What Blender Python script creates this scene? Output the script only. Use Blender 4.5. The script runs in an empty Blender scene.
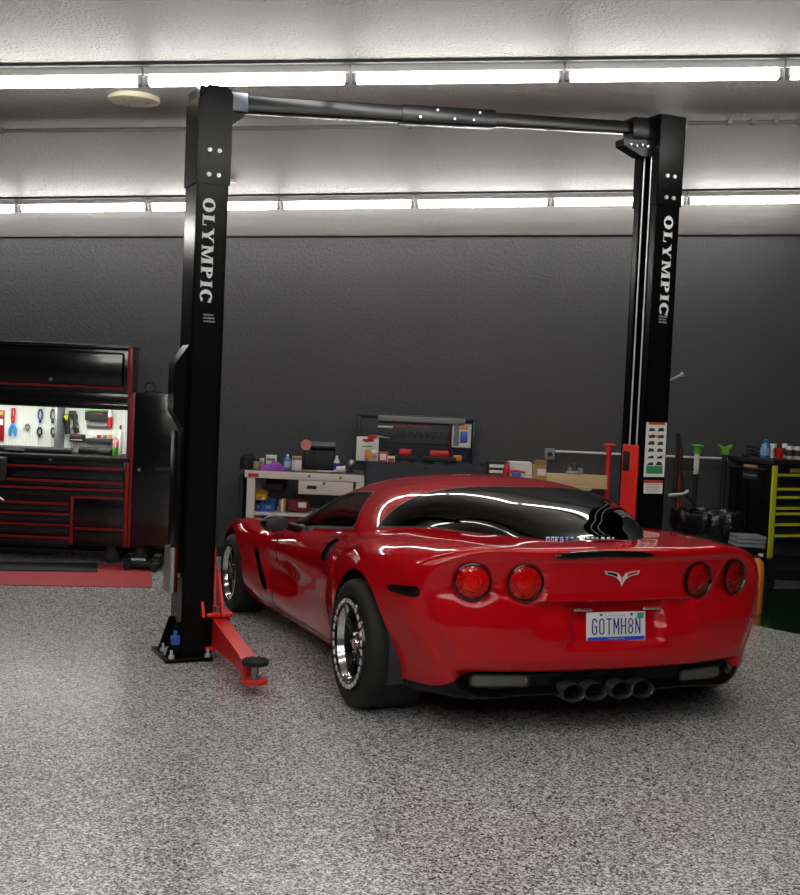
import bpy, bmesh, math, random
import numpy as np
from mathutils import Vector, Matrix
random.seed(7); np.random.seed(7)
PI = math.pi
COL = bpy.context.scene.collection

# ------------------------------------------------------------------ camera
CF, CPIT, CROLL, CH = 1200.0, .048, .044, 1.74
_c, _s, _cr, _sr = math.cos(CPIT), math.sin(CPIT), math.cos(CROLL), math.sin(CROLL)
_R = Vector((1, 0, 0)); _U = Vector((0, _s, _c)); _F = Vector((0, _c, -_s))
cam_d = bpy.data.cameras.new('camera'); cam = bpy.data.objects.new('camera', cam_d); COL.objects.link(cam)
_r2 = _R * _cr + _U * _sr; _u2 = -_R * _sr + _U * _cr
Mc = Matrix.Identity(4)
for i in range(3):
    Mc[i][0] = _r2[i]; Mc[i][1] = _u2[i]; Mc[i][2] = -_F[i]
Mc[2][3] = CH
cam.matrix_world = Mc
cam_d.sensor_fit = 'HORIZONTAL'; cam_d.sensor_width = 36; cam_d.lens = 36 * CF / 800
cam_d.clip_start = .05; cam_d.clip_end = 100
bpy.context.scene.camera = cam

def ray(u, v):
    du, dv = u - 400, v - 447.5
    a = du * _cr + dv * _sr; b = -du * _sr + dv * _cr
    return _R * (a / CF) - _U * (b / CF) + _F
def onz(u, v, z=0):
    d = ray(u, v); return Vector((0, 0, CH)) + d * ((z - CH) / d.z)

# room frame: a along the back wall, b away from the viewer
RT = -.01
E1 = Vector((math.cos(RT), -math.sin(RT), 0)); E2 = Vector((math.sin(RT), math.cos(RT), 0))
def room(a, b, z=0): return E1 * a + E2 * b + Vector((0, 0, z))
def onb(u, v, b):
    """room coordinates (a, z) seen at pixel (u, v) on the vertical plane at depth b"""
    d = ray(u, v); t = b / d.dot(E2); p = Vector((0, 0, CH)) + d * t
    return p.dot(E1), p.z

# ------------------------------------------------------------------ materials
def lin(c):
    if isinstance(c, str):
        c = c.lstrip('#'); c = [int(c[i:i + 2], 16) / 255 for i in (0, 2, 4)]
        c = [x / 12.92 if x <= .04045 else ((x + .055) / 1.055) ** 2.4 for x in c]
    return (c[0], c[1], c[2], 1)
def mat(name, col, rough=.5, metal=0, coat=0, var=.06, vscale=14, bump=0, bscale=200, emit=0, spec=.5):
    m = bpy.data.materials.new(name); m.use_nodes = True
    nt = m.node_tree; p = nt.nodes['Principled BSDF']
    p.inputs['Base Color'].default_value = lin(col)
    p.inputs['Roughness'].default_value = rough; p.inputs['Metallic'].default_value = metal
    p.inputs['Coat Weight'].default_value = coat; p.inputs['Coat Roughness'].default_value = .03
    p.inputs['Specular IOR Level'].default_value = spec
    tc = nt.nodes.new('ShaderNodeTexCoord')
    if var:
        n = nt.nodes.new('ShaderNodeTexNoise'); n.inputs['Scale'].default_value = vscale
        n.inputs['Detail'].default_value = 3
        nt.links.new(tc.outputs['Object'], n.inputs['Vector'])
        mr = nt.nodes.new('ShaderNodeMapRange'); mr.inputs['To Min'].default_value = max(0, rough - var); mr.inputs['To Max'].default_value = min(1, rough + var)
        nt.links.new(n.outputs['Fac'], mr.inputs['Value']); nt.links.new(mr.outputs['Result'], p.inputs['Roughness'])
    if bump:
        n = nt.nodes.new('ShaderNodeTexNoise'); n.inputs['Scale'].default_value = bscale; n.inputs['Detail'].default_value = 4
        nt.links.new(tc.outputs['Object'], n.inputs['Vector'])
        b = nt.nodes.new('ShaderNodeBump'); b.inputs['Strength'].default_value = bump; b.inputs['Distance'].default_value = .01
        nt.links.new(n.outputs['Fac'], b.inputs['Height']); nt.links.new(b.outputs['Normal'], p.inputs['Normal'])
    if emit:
        p.inputs['Emission Color'].default_value = lin(col); p.inputs['Emission Strength'].default_value = emit
    return m
def glass(name, tint, rough=.01):
    """thin pane: fresnel reflection over a tinted see-through sheet"""
    m = bpy.data.materials.new(name); m.use_nodes = True; nt = m.node_tree
    for n in list(nt.nodes):
        if n.type == 'BSDF_PRINCIPLED': nt.nodes.remove(n)
    out = nt.nodes['Material Output']
    tr = nt.nodes.new('ShaderNodeBsdfTransparent'); tr.inputs[0].default_value = lin(tint)
    gl = nt.nodes.new('ShaderNodeBsdfGlossy'); gl.inputs['Roughness'].default_value = rough
    fr = nt.nodes.new('ShaderNodeFresnel'); fr.inputs['IOR'].default_value = 1.5
    mx = nt.nodes.new('ShaderNodeMixShader')
    nt.links.new(fr.outputs[0], mx.inputs[0]); nt.links.new(tr.outputs[0], mx.inputs[1]); nt.links.new(gl.outputs[0], mx.inputs[2])
    nt.links.new(mx.outputs[0], out.inputs['Surface'])
    return m

# ------------------------------------------------------------------ mesh builder
class MB:
    def __init__(s): s.v = []; s.f = []
    def add(s, vs, fs, M=None):
        o = len(s.v)
        for p in vs:
            p = Vector(p)
            s.v.append(tuple(M @ p) if M else tuple(p))
        for f in fs: s.f.append(tuple(i + o for i in f))
        return s
    def box(s, x0, x1, y0, y1, z0, z1, M=None):
        vs = [(x, y, z) for x in (x0, x1) for y in (y0, y1) for z in (z0, z1)]
        return s.add(vs, [(0, 1, 3, 2), (4, 6, 7, 5), (0, 4, 5, 1), (2, 3, 7, 6), (0, 2, 6, 4), (1, 5, 7, 3)], M)
    def bbox(s, x0, x1, y0, y1, z0, z1, r=.01, M=None, seg=3):
        """box with rounded edges"""
        bm = bmesh.new()
        bmesh.ops.create_cube(bm, size=1, matrix=Matrix.Translation(((x0 + x1) / 2, (y0 + y1) / 2, (z0 + z1) / 2)) @ Matrix.Diagonal((abs(x1 - x0), abs(y1 - y0), abs(z1 - z0), 1)))
        r = min(r, .49 * min(abs(x1 - x0), abs(y1 - y0), abs(z1 - z0)))
        bmesh.ops.bevel(bm, geom=bm.edges[:], offset=r, segments=seg, profile=.5, affect='EDGES')
        bm.verts.ensure_lookup_table(); bm.verts.index_update()
        s.add([v.co for v in bm.verts], [[v.index for v in f.verts] for f in bm.faces], M); bm.free(); return s
    def prism(s, poly, d0, d1, axis='y', M=None):
        """poly: 2-D outline; axis is the extrusion axis (x: poly is (y,z); y: poly is (x,z); z: poly is (x,y))"""
        n = len(poly)
        def P(p, d): return {'x': (d, p[0], p[1]), 'y': (p[0], d, p[1]), 'z': (p[0], p[1], d)}[axis]
        vs = [P(p, d0) for p in poly] + [P(p, d1) for p in poly]
        fs = [tuple(range(n))[::-1], tuple(range(n, 2 * n))] + [(i, (i + 1) % n, n + (i + 1) % n, n + i) for i in range(n)]
        return s.add(vs, fs, M)
    def lathe(s, prof, n=32, M=None, closed=False, axis='z'):
        """prof: list of (r, h) turned about an axis"""
        vs = []; fs = []
        k = len(prof)
        for i in range(n):
            a = 2 * PI * i / n
            for r, h in prof:
                p = (r * math.cos(a), r * math.sin(a), h)
                if axis == 'y': p = (p[0], p[2], p[1])
                if axis == 'x': p = (p[2], p[0], p[1])
                vs.append(p)
        for i in range(n):
            j = (i + 1) % n
            for q in range(k - 1 + (1 if closed else 0)):
                q2 = (q + 1) % k
                fs.append((i * k + q, j * k + q, j * k + q2, i * k + q2))
        return s.add(vs, fs, M)
    def cyl(s, p0, p1, r, r1=None, n=20, M=None):
        p0 = Vector(p0); p1 = Vector(p1); d = p1 - p0; L = d.length
        T = Matrix.Translation(p0) @ d.to_track_quat('Z', 'Y').to_matrix().to_4x4()
        if M: T = M @ T
        r1 = r if r1 is None else r1
        vs = []
        for rr, h in ((r, 0), (r1, L)):
            vs += [(rr * math.cos(2 * PI * i / n), rr * math.sin(2 * PI * i / n), h) for i in range(n)]
        fs = [tuple(range(n))[::-1], tuple(range(n, 2 * n))] + [(i, (i + 1) % n, n + (i + 1) % n, n + i) for i in range(n)]
        return s.add(vs, fs, T)
    def tube(s, pts, r, n=8, M=None, closed=False, cap=True):
        pts = [Vector(p) for p in pts]; N = len(pts); vs = []; fs = []
        up = None
        for i, p in enumerate(pts):
            if closed: d = pts[(i + 1) % N] - pts[i - 1]
            else: d = pts[min(i + 1, N - 1)] - pts[max(i - 1, 0)]
            d.normalize()
            if up is None:
                up = Vector((0, 0, 1)) if abs(d.z) < .9 else Vector((1, 0, 0))
            x = d.cross(up); x.normalize(); up = x.cross(d); up.normalize()
            rr = r[i] if isinstance(r, (list, tuple)) else r
            for k in range(n):
                a = 2 * PI * k / n; vs.append(p + x * (rr * math.cos(a)) + up * (rr * math.sin(a)))
        for i in range(N if closed else N - 1):
            j = (i + 1) % N
            for k in range(n): fs.append((i * n + k, i * n + (k + 1) % n, j * n + (k + 1) % n, j * n + k))
        if cap and not closed: fs += [tuple(range(n))[::-1], tuple(range((N - 1) * n, N * n))]
        return s.add(vs, fs, M)
    def ball(s, c, r, n=16, m=10, M=None, sc=(1, 1, 1)):
        vs = [(c[0], c[1], c[2] - r * sc[2])]
        for j in range(1, m):
            t = -PI / 2 + PI * j / m
            for i in range(n):
                a = 2 * PI * i / n
                vs.append((c[0] + sc[0] * r * math.cos(t) * math.cos(a), c[1] + sc[1] * r * math.cos(t) * math.sin(a), c[2] + sc[2] * r * math.sin(t)))
        vs.append((c[0], c[1], c[2] + r * sc[2])); fs = []
        for i in range(n): fs.append((0, 1 + (i + 1) % n, 1 + i))
        for j in range(m - 2):
            for i in range(n):
                b = 1 + j * n; fs.append((b + i, b + (i + 1) % n, b + n + (i + 1) % n, b + n + i))
        b = 1 + (m - 2) * n
        for i in range(n): fs.append((b + i, b + (i + 1) % n, len(vs) - 1))
        return s.add(vs, fs, M)
    def grid(s, rows, M=None):
        k = len(rows[0]); vs = [p for r in rows for p in r]
        fs = [(i * k + j, i * k + j + 1, (i + 1) * k + j + 1, (i + 1) * k + j) for i in range(len(rows) - 1) for j in range(k - 1)]
        return s.add(vs, fs, M)
    def build(s, name, m, parent=None, ang=38, label=None, normals=True):
        me = bpy.data.meshes.new(name); me.from_pydata(s.v, [], s.f); me.update()
        if normals:
            bm = bmesh.new(); bm.from_mesh(me); bmesh.ops.recalc_face_normals(bm, faces=bm.faces[:]); bm.to_mesh(me); bm.free()
        me.polygons.foreach_set('use_smooth', [True] * len(me.polygons))
        me.set_sharp_from_angle(angle=math.radians(ang))
        me.materials.append(m)
        o = bpy.data.objects.new(name, me); COL.objects.link(o)
        if parent: o.parent = parent
        if label: o['label'] = label
        return o
def tag(o, label, cat, group=None, kind=None):
    o['label'] = label; o['category'] = cat
    if group: o['group'] = group
    if kind: o['kind'] = kind
    return o
def thing(name, label, cat, loc=(0, 0, 0), rz=0, group=None):
    o = bpy.data.objects.new(name, None); COL.objects.link(o); o.empty_display_size = .1
    o.location = loc; o.rotation_euler = (0, 0, rz)
    return tag(o, label, cat, group)
def struct(o): o['kind'] = 'structure'; return o
def rthing(name, label, cat, a, b, z=0, rz=0, group=None):
    """thing placed in room coordinates: local x runs along the wall to the right, local y away from the viewer"""
    return thing(name, label, cat, room(a, b, z), rz - RT, group)
def dup(root, loc, rz=None, label=None, group=None):
    r = root.copy(); COL.objects.link(r); r.location = loc
    if rz is not None: r.rotation_euler = (0, 0, rz)
    if label: r['label'] = label
    if group: r['group'] = group
    for ch in list(root.children):
        c = ch.copy(); COL.objects.link(c); c.parent = r
        for g in ch.children:
            d = g.copy(); COL.objects.link(d); d.parent = c
    return r
def text_mesh(txt, size, depth=.001, shear=0, sx=1, align='CENTER', bold=0):
    cu = bpy.data.curves.new('lettering', 'FONT'); cu.body = txt; cu.size = size; cu.extrude = depth; cu.shear = shear
    cu.align_x = align; cu.align_y = 'CENTER'; cu.offset = bold; cu.resolution_u = 3
    o = bpy.data.objects.new('lettering', cu); COL.objects.link(o)
    dg = bpy.context.evaluated_depsgraph_get(); me = o.evaluated_get(dg).to_mesh()
    vs = [(v.co.x * sx, v.co.y, v.co.z) for v in me.vertices]; fs = [tuple(p.vertices) for p in me.polygons]
    o.evaluated_get(dg).to_mesh_clear(); bpy.data.objects.remove(o); bpy.data.curves.remove(cu)
    b = MB(); b.add(vs, fs); return b
def text_fit(txt, w, h, depth=.001, shear=0, bold=0):
    """lettering scaled into a w x h box, centred, in the local xy plane"""
    b = text_mesh(txt, 1, 0.0, shear, bold=bold)
    xs = [p[0] for p in b.v]; ys = [p[1] for p in b.v]
    x0, x1, y0, y1 = min(xs), max(xs), min(ys), max(ys)
    b.v = [((p[0] - (x0 + x1) / 2) * w / (x1 - x0), (p[1] - (y0 + y1) / 2) * h / (y1 - y0), 0) for p in b.v]
    n = len(b.v); return b
def xform(b, M):
    b.v = [tuple(M @ Vector(p)) for p in b.v]; return b
def frame(o, x, y):
    """matrix with given origin, x and y axes"""
    x = Vector(x).normalized(); y = Vector(y); z = x.cross(y).normalized(); y = z.cross(x)
    M = Matrix.Identity(4)
    for i in range(3): M[i][0] = x[i]; M[i][1] = y[i]; M[i][2] = z[i]; M[i][3] = o[i]
    return M

# ------------------------------------------------------------------ palette
m_black_gloss = mat('black_gloss', '#0c0d0f', .18, var=.05, coat=.3)
m_black_powder = mat('black_powder_coat', '#08090a', .24, var=.04, bump=.015, bscale=300, spec=.2)
m_black_matte = mat('black_matte', '#121212', .65)
m_rubber = mat('rubber', '#161616', .72, bump=.08, bscale=120)
m_dark_grey = mat('dark_grey', '#2b2d30', .5)
m_grey = mat('grey_plastic', '#77797c', .5)
m_red_paint = mat('red_car_paint', (.47, .0012, .006), .5, coat=1, var=.02, spec=.0)
m_red_lift = mat('red_powder_coat', (.72, .018, .012), .35, var=.05)
m_red_trim = mat('red_trim', '#8f1a24', .3)
m_red_mat = mat('red_mat', '#ab3438', .7, bump=.2, bscale=150)
m_red = mat('red_plastic', '#c01a1c', .4)
m_white = mat('white_paint', '#dedfdd', .45)
m_cream = mat('cream_paint', '#d5d3cb', .45)
m_chrome = mat('chrome', '#d8d8d8', .12, metal=1, var=.04)
m_steel = mat('brushed_steel', '#a9abae', .35, metal=1, var=.1)
m_dark_steel = mat('dark_steel', '#55585c', .35, metal=1)
m_yellow = mat('lime_yellow', '#c9d21f', .4)
m_green = mat('green_plastic', '#5fb02a', .4)
m_blue = mat('blue_plastic', '#2a5fb5', .4)
m_navy = mat('navy_paint', '#1d2733', .4)
m_purple = mat('purple_cloth', '#8e3fa8', .85, bump=.3, bscale=60)
m_orange = mat('orange_plastic', '#e08a22', .4)
m_wood = mat('pale_wood', '#d8b98a', .6)
m_card = mat('cardboard', '#a88a5f', .8)
m_paper = mat('white_paper', '#e6e6e2', .7)
m_clear = glass('clear_plastic', '#c8d4dc', .05)
# =================================================================== the car
CAR_YAW = .375; WF = 1.21
car = thing('sports_car', 'glossy red two-door sports car with a black hatch glass, parked between the lift columns', 'car', (.872, 6.9099, 0), CAR_YAW + PI / 2)
# local frame: x forward from the rear axle, y left, z up

def interp(xs, ys, x):
    """smooth (Hermite, limited) interpolation"""
    xs = np.array(xs, float); ys = np.array(ys, float); x = np.clip(np.asarray(x, float), xs[0], xs[-1])
    h = np.diff(xs); d = np.diff(ys) / h; m = np.zeros_like(ys)
    m[0] = d[0]; m[-1] = d[-1]
    for i in range(1, len(xs) - 1):
        if d[i - 1] * d[i] > 0:
            w1 = 2 * h[i] + h[i - 1]; w2 = h[i] + 2 * h[i - 1]
            m[i] = (w1 + w2) / (w1 / d[i - 1] + w2 / d[i])
    k = np.clip(np.searchsorted(xs, x) - 1, 0, len(xs) - 2)
    t = (x - xs[k]) / h[k]
    return ((1 + 2 * t) * (1 - t) ** 2) * ys[k] + t * (1 - t) ** 2 * h[k] * m[k] + t * t * (3 - 2 * t) * ys[k + 1] + t * t * (t - 1) * h[k] * m[k + 1]

SX = [-.84, -.70, -.40, 0.0, .38, .75, 1.20, 1.75, 2.10, 2.32, 2.685, 3.05, 3.36, 3.60]
T = dict(
#    -.84   -.70   -.40   0.0   .38    .75    1.20   1.75   2.10   2.32   2.685  3.05   3.36   3.60
 zb=[.215, .21, .20, .20, .17, .155, .15, .15, .15, .155, .18, .17, .16, .22],
 yb=[.68, .76, .87, .90, .87, .835, .83, .835, .845, .865, .90, .86, .74, .50],
 yl=[.76, .83, .92, .955, .915, .865, .855, .865, .885, .92, .96, .94, .84, .58],
 zl=[.37, .36, .34, .33, .29, .26, .25, .25, .26, .27, .30, .29, .28, .30],
 ym=[.855, .91, .955, .972, .952, .90, .873, .878, .91, .945, .985, .97, .88, .62],
 zm=[.60, .61, .62, .62, .58, .53, .50, .50, .51, .53, .56, .50, .45, .42],
 ys=[.815, .853, .876, .872, .850, .825, .815, .825, .842, .885, .925, .91, .81, .52],
 zs=[.875, .887, .905, .912, .888, .856, .843, .838, .842, .848, .856, .80, .70, .58],
 yd=[.70, .71, .715, .72, .745, .76, .765, .785, .79, .77, .70, .62, .52, .34],
 zd=[.945, .950, .955, .953, .924, .892, .878, .878, .880, .878, .862, .80, .72, .60],
 zc=[.968, .978, .985, .982, .958, .935, .925, .93, .925, .915, .880, .82, .74, .62])
def key(n, x): return interp(SX, T[n], x)
def section(x):
    """half section, bottom centre to top centre: arrays y, z"""
    k = {n: float(key(n, x)) for n in T}
    P = np.array([(0, k['zb']), (k['yb'] * .55, k['zb']), (k['yb'], k['zb'] + .01), (k['yl'], k['zl']), (k['ym'], k['zm']), (k['ys'], k['zs']), (k['yd'], k['zd']), (k['yd'] * .5, k['zd'] + (k['zc'] - k['zd']) * .78), (0, k['zc'])])
    n = [5, 5, 8, 14, 18, 10, 8, 8]
    out = []
    tg = np.zeros_like(P)
    L = np.linalg.norm(np.diff(P, axis=0), axis=1)
    for i in range(1, len(P) - 1):
        tg[i] = ((P[i] - P[i - 1]) / L[i - 1] * L[i] + (P[i + 1] - P[i]) / L[i] * L[i - 1]) / (L[i - 1] + L[i])
    tg[0] = (1, 0); tg[-1] = (-1, 0); tg[1] = (1, 0); 
    for i in range(len(P) - 1):
        for j in range(n[i]):
            t = j / n[i]
            out.append((1 + 2 * t) * (1 - t) ** 2 * P[i] + t * (1 - t) ** 2 * L[i] * tg[i] + t * t * (3 - 2 * t) * P[i + 1] + t * t * (t - 1) * L[i] * tg[i + 1])
    out.append(P[-1])
    return np.array(out)
XE = -.80                               # plane of the rear fascia before its plan curvature
def plan(y): return .26 * (np.abs(y) / .95) ** 2.5
def warp(x, y):
    """plan curvature of the tail (and the nose)"""
    w = np.clip((.15 - x) / .95, 0, 1); w = w * w * (3 - 2 * w)
    return x + plan(y) * w
RND = .045
def body_grid():
    xs = list(np.linspace(3.60, XE + RND, 190)) + [XE + RND * (1 - math.sin(a)) for a in np.linspace(0.12, PI / 2, 9)]
    rows = []
    for x in xs:
        s = section(max(x, -.84))
        if x < XE + RND:
            d = 1 - (x - XE) / RND; q = 1 - math.sqrt(max(0, 1 - d * d))
            cy, cz = 0, .62
            # pull the rim in: more on the sides, less along the top lip
            yy = np.abs(s[:, 0]); side = np.clip((yy - .5) / .4, 0, 1)
            s = s.copy(); s[:, 0] *= 1 - q * .045; s[:, 1] -= np.clip((s[:, 1] - cz) / .2, -1, 1) * q * (.018)
        full = np.concatenate([s * [1, 1], (s[::-1] * [-1, 1])[1:]])
        X = warp(np.full(len(full), x), full[:, 0])
        rows.append(np.column_stack([X, full[:, 0], full[:, 1]]))
    return np.array(rows)
G = body_grid()
# side sculpting: scoop behind the front wheel and the dished door
def sculpt(P):
    x, y, z = P[..., 0], P[..., 1], P[..., 2]
    side = np.clip((np.abs(y) - .70) / .1, 0, 1)
    s = lambda a, b, v: (lambda t: t * t * (3 - 2 * t))(np.clip((v - a) / (b - a), 0, 1))
    # long cove from the front vent back into the door
    cove = s(1.05, 2.0, x) * (1 - s(2.06, 2.16, x)) * np.exp(-((z - (.50 + .06 * (x - 1.6))) / .13) ** 2)
    y2 = y - np.sign(y) * side * cove * .045
    # swell of the rear haunch ahead of the wheel
    return np.stack([x, y2, z], -1)
G = sculpt(G)
NR, NCc = G.shape[:2]
V = G.reshape(-1, 3); FQ = [(i * NCc + j, (i + 1) * NCc + j, (i + 1) * NCc + (j + 1) % NCc, i * NCc + (j + 1) % NCc) for i in range(NR - 1) for j in range(NCc - 1)]
# nose cap
nose_c = G[0].mean(0); ni = len(V); V = np.vstack([V, nose_c[None]])
FQ += [(j, (j + 1), ni) for j in range(NCc - 1)]
# rear fascia: rings from the rim to the centre
rim = G[-1]; cen = np.array([0, .64]); RINGS = 46
def sm(a, b, v):
    t = np.clip((v - a) / (b - a), 0, 1); return t * t * (3 - 2 * t)
YO, YI, ZL = .785, .520, .793
def fascia_x(y, z, w):
    ay = np.abs(y)
    d = np.zeros_like(y)
    d += .030 * (1 - sm(.56, .72, z)) * sm(.30, .42, z)                          # lower bumper swells out
    d -= .030 * (1 - sm(.34, .42, ay)) * (1 - sm(.690, .702, z)) * sm(.50, .64, z)   # shelf above the plate
    d -= .045 * (1 - sm(.20, .25, ay)) * (1 - sm(.672, .690, z)) * sm(.455, .50, z)  # number plate recess
    d -= .055 * (1 - sm(.325, .35, z)) * (1 - sm(.68, .76, ay))                 # lower valance set in
    d -= .010 * sm(.70, .74, z) * (1 - sm(.90, .925, z))                        # lamp panel set in
    for yy in (YO, YI):
        r = np.hypot((ay - (yy - .006) / WF) * WF, z - ZL + .006); d -= .018 * (1 - sm(.092, .106, r))
    return XE + plan(y) - d * w
vs = []; start = len(V)
ringidx = [[(NR - 1) * NCc + j for j in range(NCc)]]
for k in range(1, RINGS):
    r = 1 - k / RINGS
    yz = cen + (rim[:, 1:] - cen) * r
    w = min(1, (1 - r) / .06)
    X = fascia_x(yz[:, 0], yz[:, 1], w)
    ringidx.append(list(range(start + len(vs), start + len(vs) + NCc)))
    vs += [(X[j], yz[j, 0], yz[j, 1]) for j in range(NCc)]
V = np.vstack([V, np.array(vs)])
cidx = len(V); V = np.vstack([V, [[float(fascia_x(np.array([0.]), np.array([.64]), 1)[0]), 0, .64]]])
for k in range(RINGS - 1):
    a, b = ringidx[k], ringidx[k + 1]
    for j in range(NCc - 1): FQ.append((a[j], b[j], b[j + 1], a[j + 1]))
FQ += [(ringidx[-1][j], cidx, ringidx[-1][j + 1]) for j in range(NCc - 1)]
def kz(x): return 1 - .17 * sm(0., 2.3, np.asarray(x, float))
V = V * [1, WF, 1]; V[:, 2] *= kz(V[:, 0])

class SM:
    """surface mesh with smooth vertex normals that can be split along implicit lines"""
    def __init__(s, V, F, N=None):
        s.V = np.asarray(V, float); s.F = F
        if N is None:
            N = np.zeros_like(s.V)
            for f in F:
                p = s.V[list(f)]; n = np.zeros(3)
                for i in range(1, len(f) - 1): n += np.cross(p[i] - p[0], p[i + 1] - p[0])
                N[list(f)] += n
            N /= (np.linalg.norm(N, axis=1)[:, None] + 1e-12)
        s.N = N
    def split(s, fn):
        """returns (inside, outside) where fn > 0 is inside"""
        val = fn(s.V); val = np.where(np.abs(val) < 1e-9, 1e-9, val)
        V = list(map(tuple, s.V)); N = list(map(tuple, s.N)); cut = {}
        def mid(a, b):
            k = (a, b) if a < b else (b, a)
            if k not in cut:
                t = val[k[0]] / (val[k[0]] - val[k[1]])
                V.append(tuple(s.V[k[0]] * (1 - t) + s.V[k[1]] * t))
                n = s.N[k[0]] * (1 - t) + s.N[k[1]] * t; N.append(tuple(n / (np.linalg.norm(n) + 1e-12)))
                cut[k] = len(V) - 1
            return cut[k]
        FI, FO = [], []
        for f in s.F:
            pos = [val[i] > 0 for i in f]
            if all(pos): FI.append(f); continue
            if not any(pos): FO.append(f); continue
            a, b = [], []
            for i in range(len(f)):
                p, q = f[i], f[(i + 1) % len(f)]
                (a if pos[i] else b).append(p)
                if pos[i] != pos[(i + 1) % len(f)]:
                    m = mid(p, q); a.append(m); b.append(m)
            if len(a) > 2: FI.append(tuple(a))
            if len(b) > 2: FO.append(tuple(b))
        return SM(np.array(V), FI, np.array(N))._c(), SM(np.array(V), FO, np.array(N))._c()
    def _c(s):
        used = sorted({i for f in s.F for i in f}); mp = {u: i for i, u in enumerate(used)}
        s.V = s.V[used] if used else np.zeros((0, 3)); s.N = s.N[used] if used else np.zeros((0, 3))
        s.F = [tuple(mp[i] for i in f) for f in s.F]; return s
    def build(s, name, m, parent, off=0, thick=0, label=None):
        V = s.V + s.N * off; F = list(s.F); N = s.N
        if thick:
            n = len(V); V = np.vstack([V, V - s.N * thick]); N = np.vstack([N, -s.N])
            from collections import Counter
            ec = Counter()
            for f in F:
                for i in range(len(f)): ec[frozenset((f[i], f[(i + 1) % len(f)]))] += 1
            back = [tuple(i + n for i in f[::-1]) for f in F]; rim_f = []
            for f in F:
                for i in range(len(f)):
                    a, b = f[i], f[(i + 1) % len(f)]
                    if ec[frozenset((a, b))] == 1: rim_f.append((b, a, a + n, b + n))
            F = F + back + rim_f
        me = bpy.data.meshes.new(name); me.from_pydata([tuple(v) for v in V], [], F); me.update()
        me.polygons.foreach_set('use_smooth', [True] * len(me.polygons))
        me.normals_split_custom_set_from_vertices([tuple(x) for x in N])
        me.materials.append(m); o = bpy.data.objects.new(name, me); COL.objects.link(o); o.parent = parent
        if label: o['label'] = label
        return o
def poly_sdf(pts):
    """signed field, positive inside a convex polygon given as (u, v) points"""
    pts = np.array(pts, float); a = 0
    for i in range(len(pts)): p, q = pts[i], pts[(i + 1) % len(pts)]; a += p[0] * q[1] - p[1] * q[0]
    if a < 0: pts = pts[::-1]
    def f(u, v):
        r = np.full(np.shape(u), 1e9)
        for i in range(len(pts)):
            p, q = pts[i], pts[(i + 1) % len(pts)]; e = q - p; e = e / np.hypot(*e)
            r = np.minimum(r, -(u - p[0]) * e[1] * -1 * -1 + (v - p[1]) * e[0])
        return r
    return f
def rounded(pts, r):
    """convex polygon with rounded corners"""
    pts = [np.array(p, float) for p in pts]; out = []
    n = len(pts)
    for i in range(n):
        p, a, b = pts[i], pts[i - 1], pts[(i + 1) % n]
        ua = (a - p) / np.hypot(*(a - p)); ub = (b - p) / np.hypot(*(b - p))
        rr = min(r, .45 * np.hypot(*(a - p)), .45 * np.hypot(*(b - p)))
        for t in np.linspace(0, 1, 6): out.append(tuple((1 - t) ** 2 * (p + ua * rr) + 2 * t * (1 - t) * p + t * t * (p + ub * rr)))
    return out
S = SM(V, FQ)
WB = 2.80; RR, RFr = .350, .297; AR, AF = .405, .338
def arch(xc, zc, R):
    return lambda P: np.where((np.abs(P[:, 1]) > .52 * WF) & (P[:, 2] < .86), R - np.hypot(P[:, 0] - xc, P[:, 2] - zc), -1)
_, S = S.split(arch(0, RR, AR)); _, S = S.split(arch(WB, RFr, AF))
# black lower valance
def val_fn(P):
    ay = np.abs(P[:, 1]) / WF
    zt = .345 - .10 * np.clip((ay - .60) / .17, 0, 1) ** 1.3
    return np.where(P[:, 0] < -.33, zt - P[:, 2], -1)
val, S = S.split(val_fn)
val.build('rear_valance', m_black_powder, car, label='black plastic lower bumper panel around the tail pipes')
# the deck is open under the cabin
def cab_fn(P):
    yb = interp([-.60, -.50, -.30, 0, .4, .8, 1.2, 1.55, 1.85, 2.05, 2.20], [.18, .28, .385, .54, .69, .748, .757, .777, .80, .80, .60], P[:, 0]) * WF - .035
    return np.minimum(np.minimum(yb - np.abs(P[:, 1]), P[:, 2] - .6), np.minimum(P[:, 0] + .30, 2.02 - P[:, 0]))
_, S = S.split(cab_fn)
# openings and dark details cut out of the red skin
def side_poly(pts, sgn, ymin=.6, use='xz'):
    f = poly_sdf(pts)
    return lambda P: np.where(P[:, 1] * sgn > ymin, f(P[:, 0], P[:, 2]), -1)
for sgn in (1, -1):
    vent, S = S.split(side_poly(rounded([(2.21, .555), (2.285, .565), (2.14, .285), (2.07, .275)], .04), sgn))
    vent.build('fender_vent', m_black_matte, car, off=-.03, label='tall black air outlet behind the front wheel')
    sc, S = S.split(side_poly(rounded([(.80, .672), (.955, .677), (.895, .812), (.735, .812)], .02), sgn))
    sc.build('quarter_scoop', m_black_matte, car, off=-.02, label='slanted black air scoop ahead of the rear wheel')
    mk, S = S.split(side_poly(rounded([(-.60, .700), (-.38, .708), (-.38, .738), (-.60, .762)], .03), sgn))
    mk.build('side_marker', mat('smoked_lens', '#150304', .12, coat=.6), car, off=-.002, label='dark smoked side marker lamp')
# third brake light slot at the trailing edge of the deck
def chmsl(P):
    ay = np.abs(P[:, 1])
    return np.where((P[:, 0] < -.5) & (P[:, 2] > .9), np.minimum(.345 - ay - .25 * np.clip(.952 - P[:, 2], 0, 1), np.minimum(P[:, 2] - .928, (-.778 - P[:, 0]))), -1)
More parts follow.
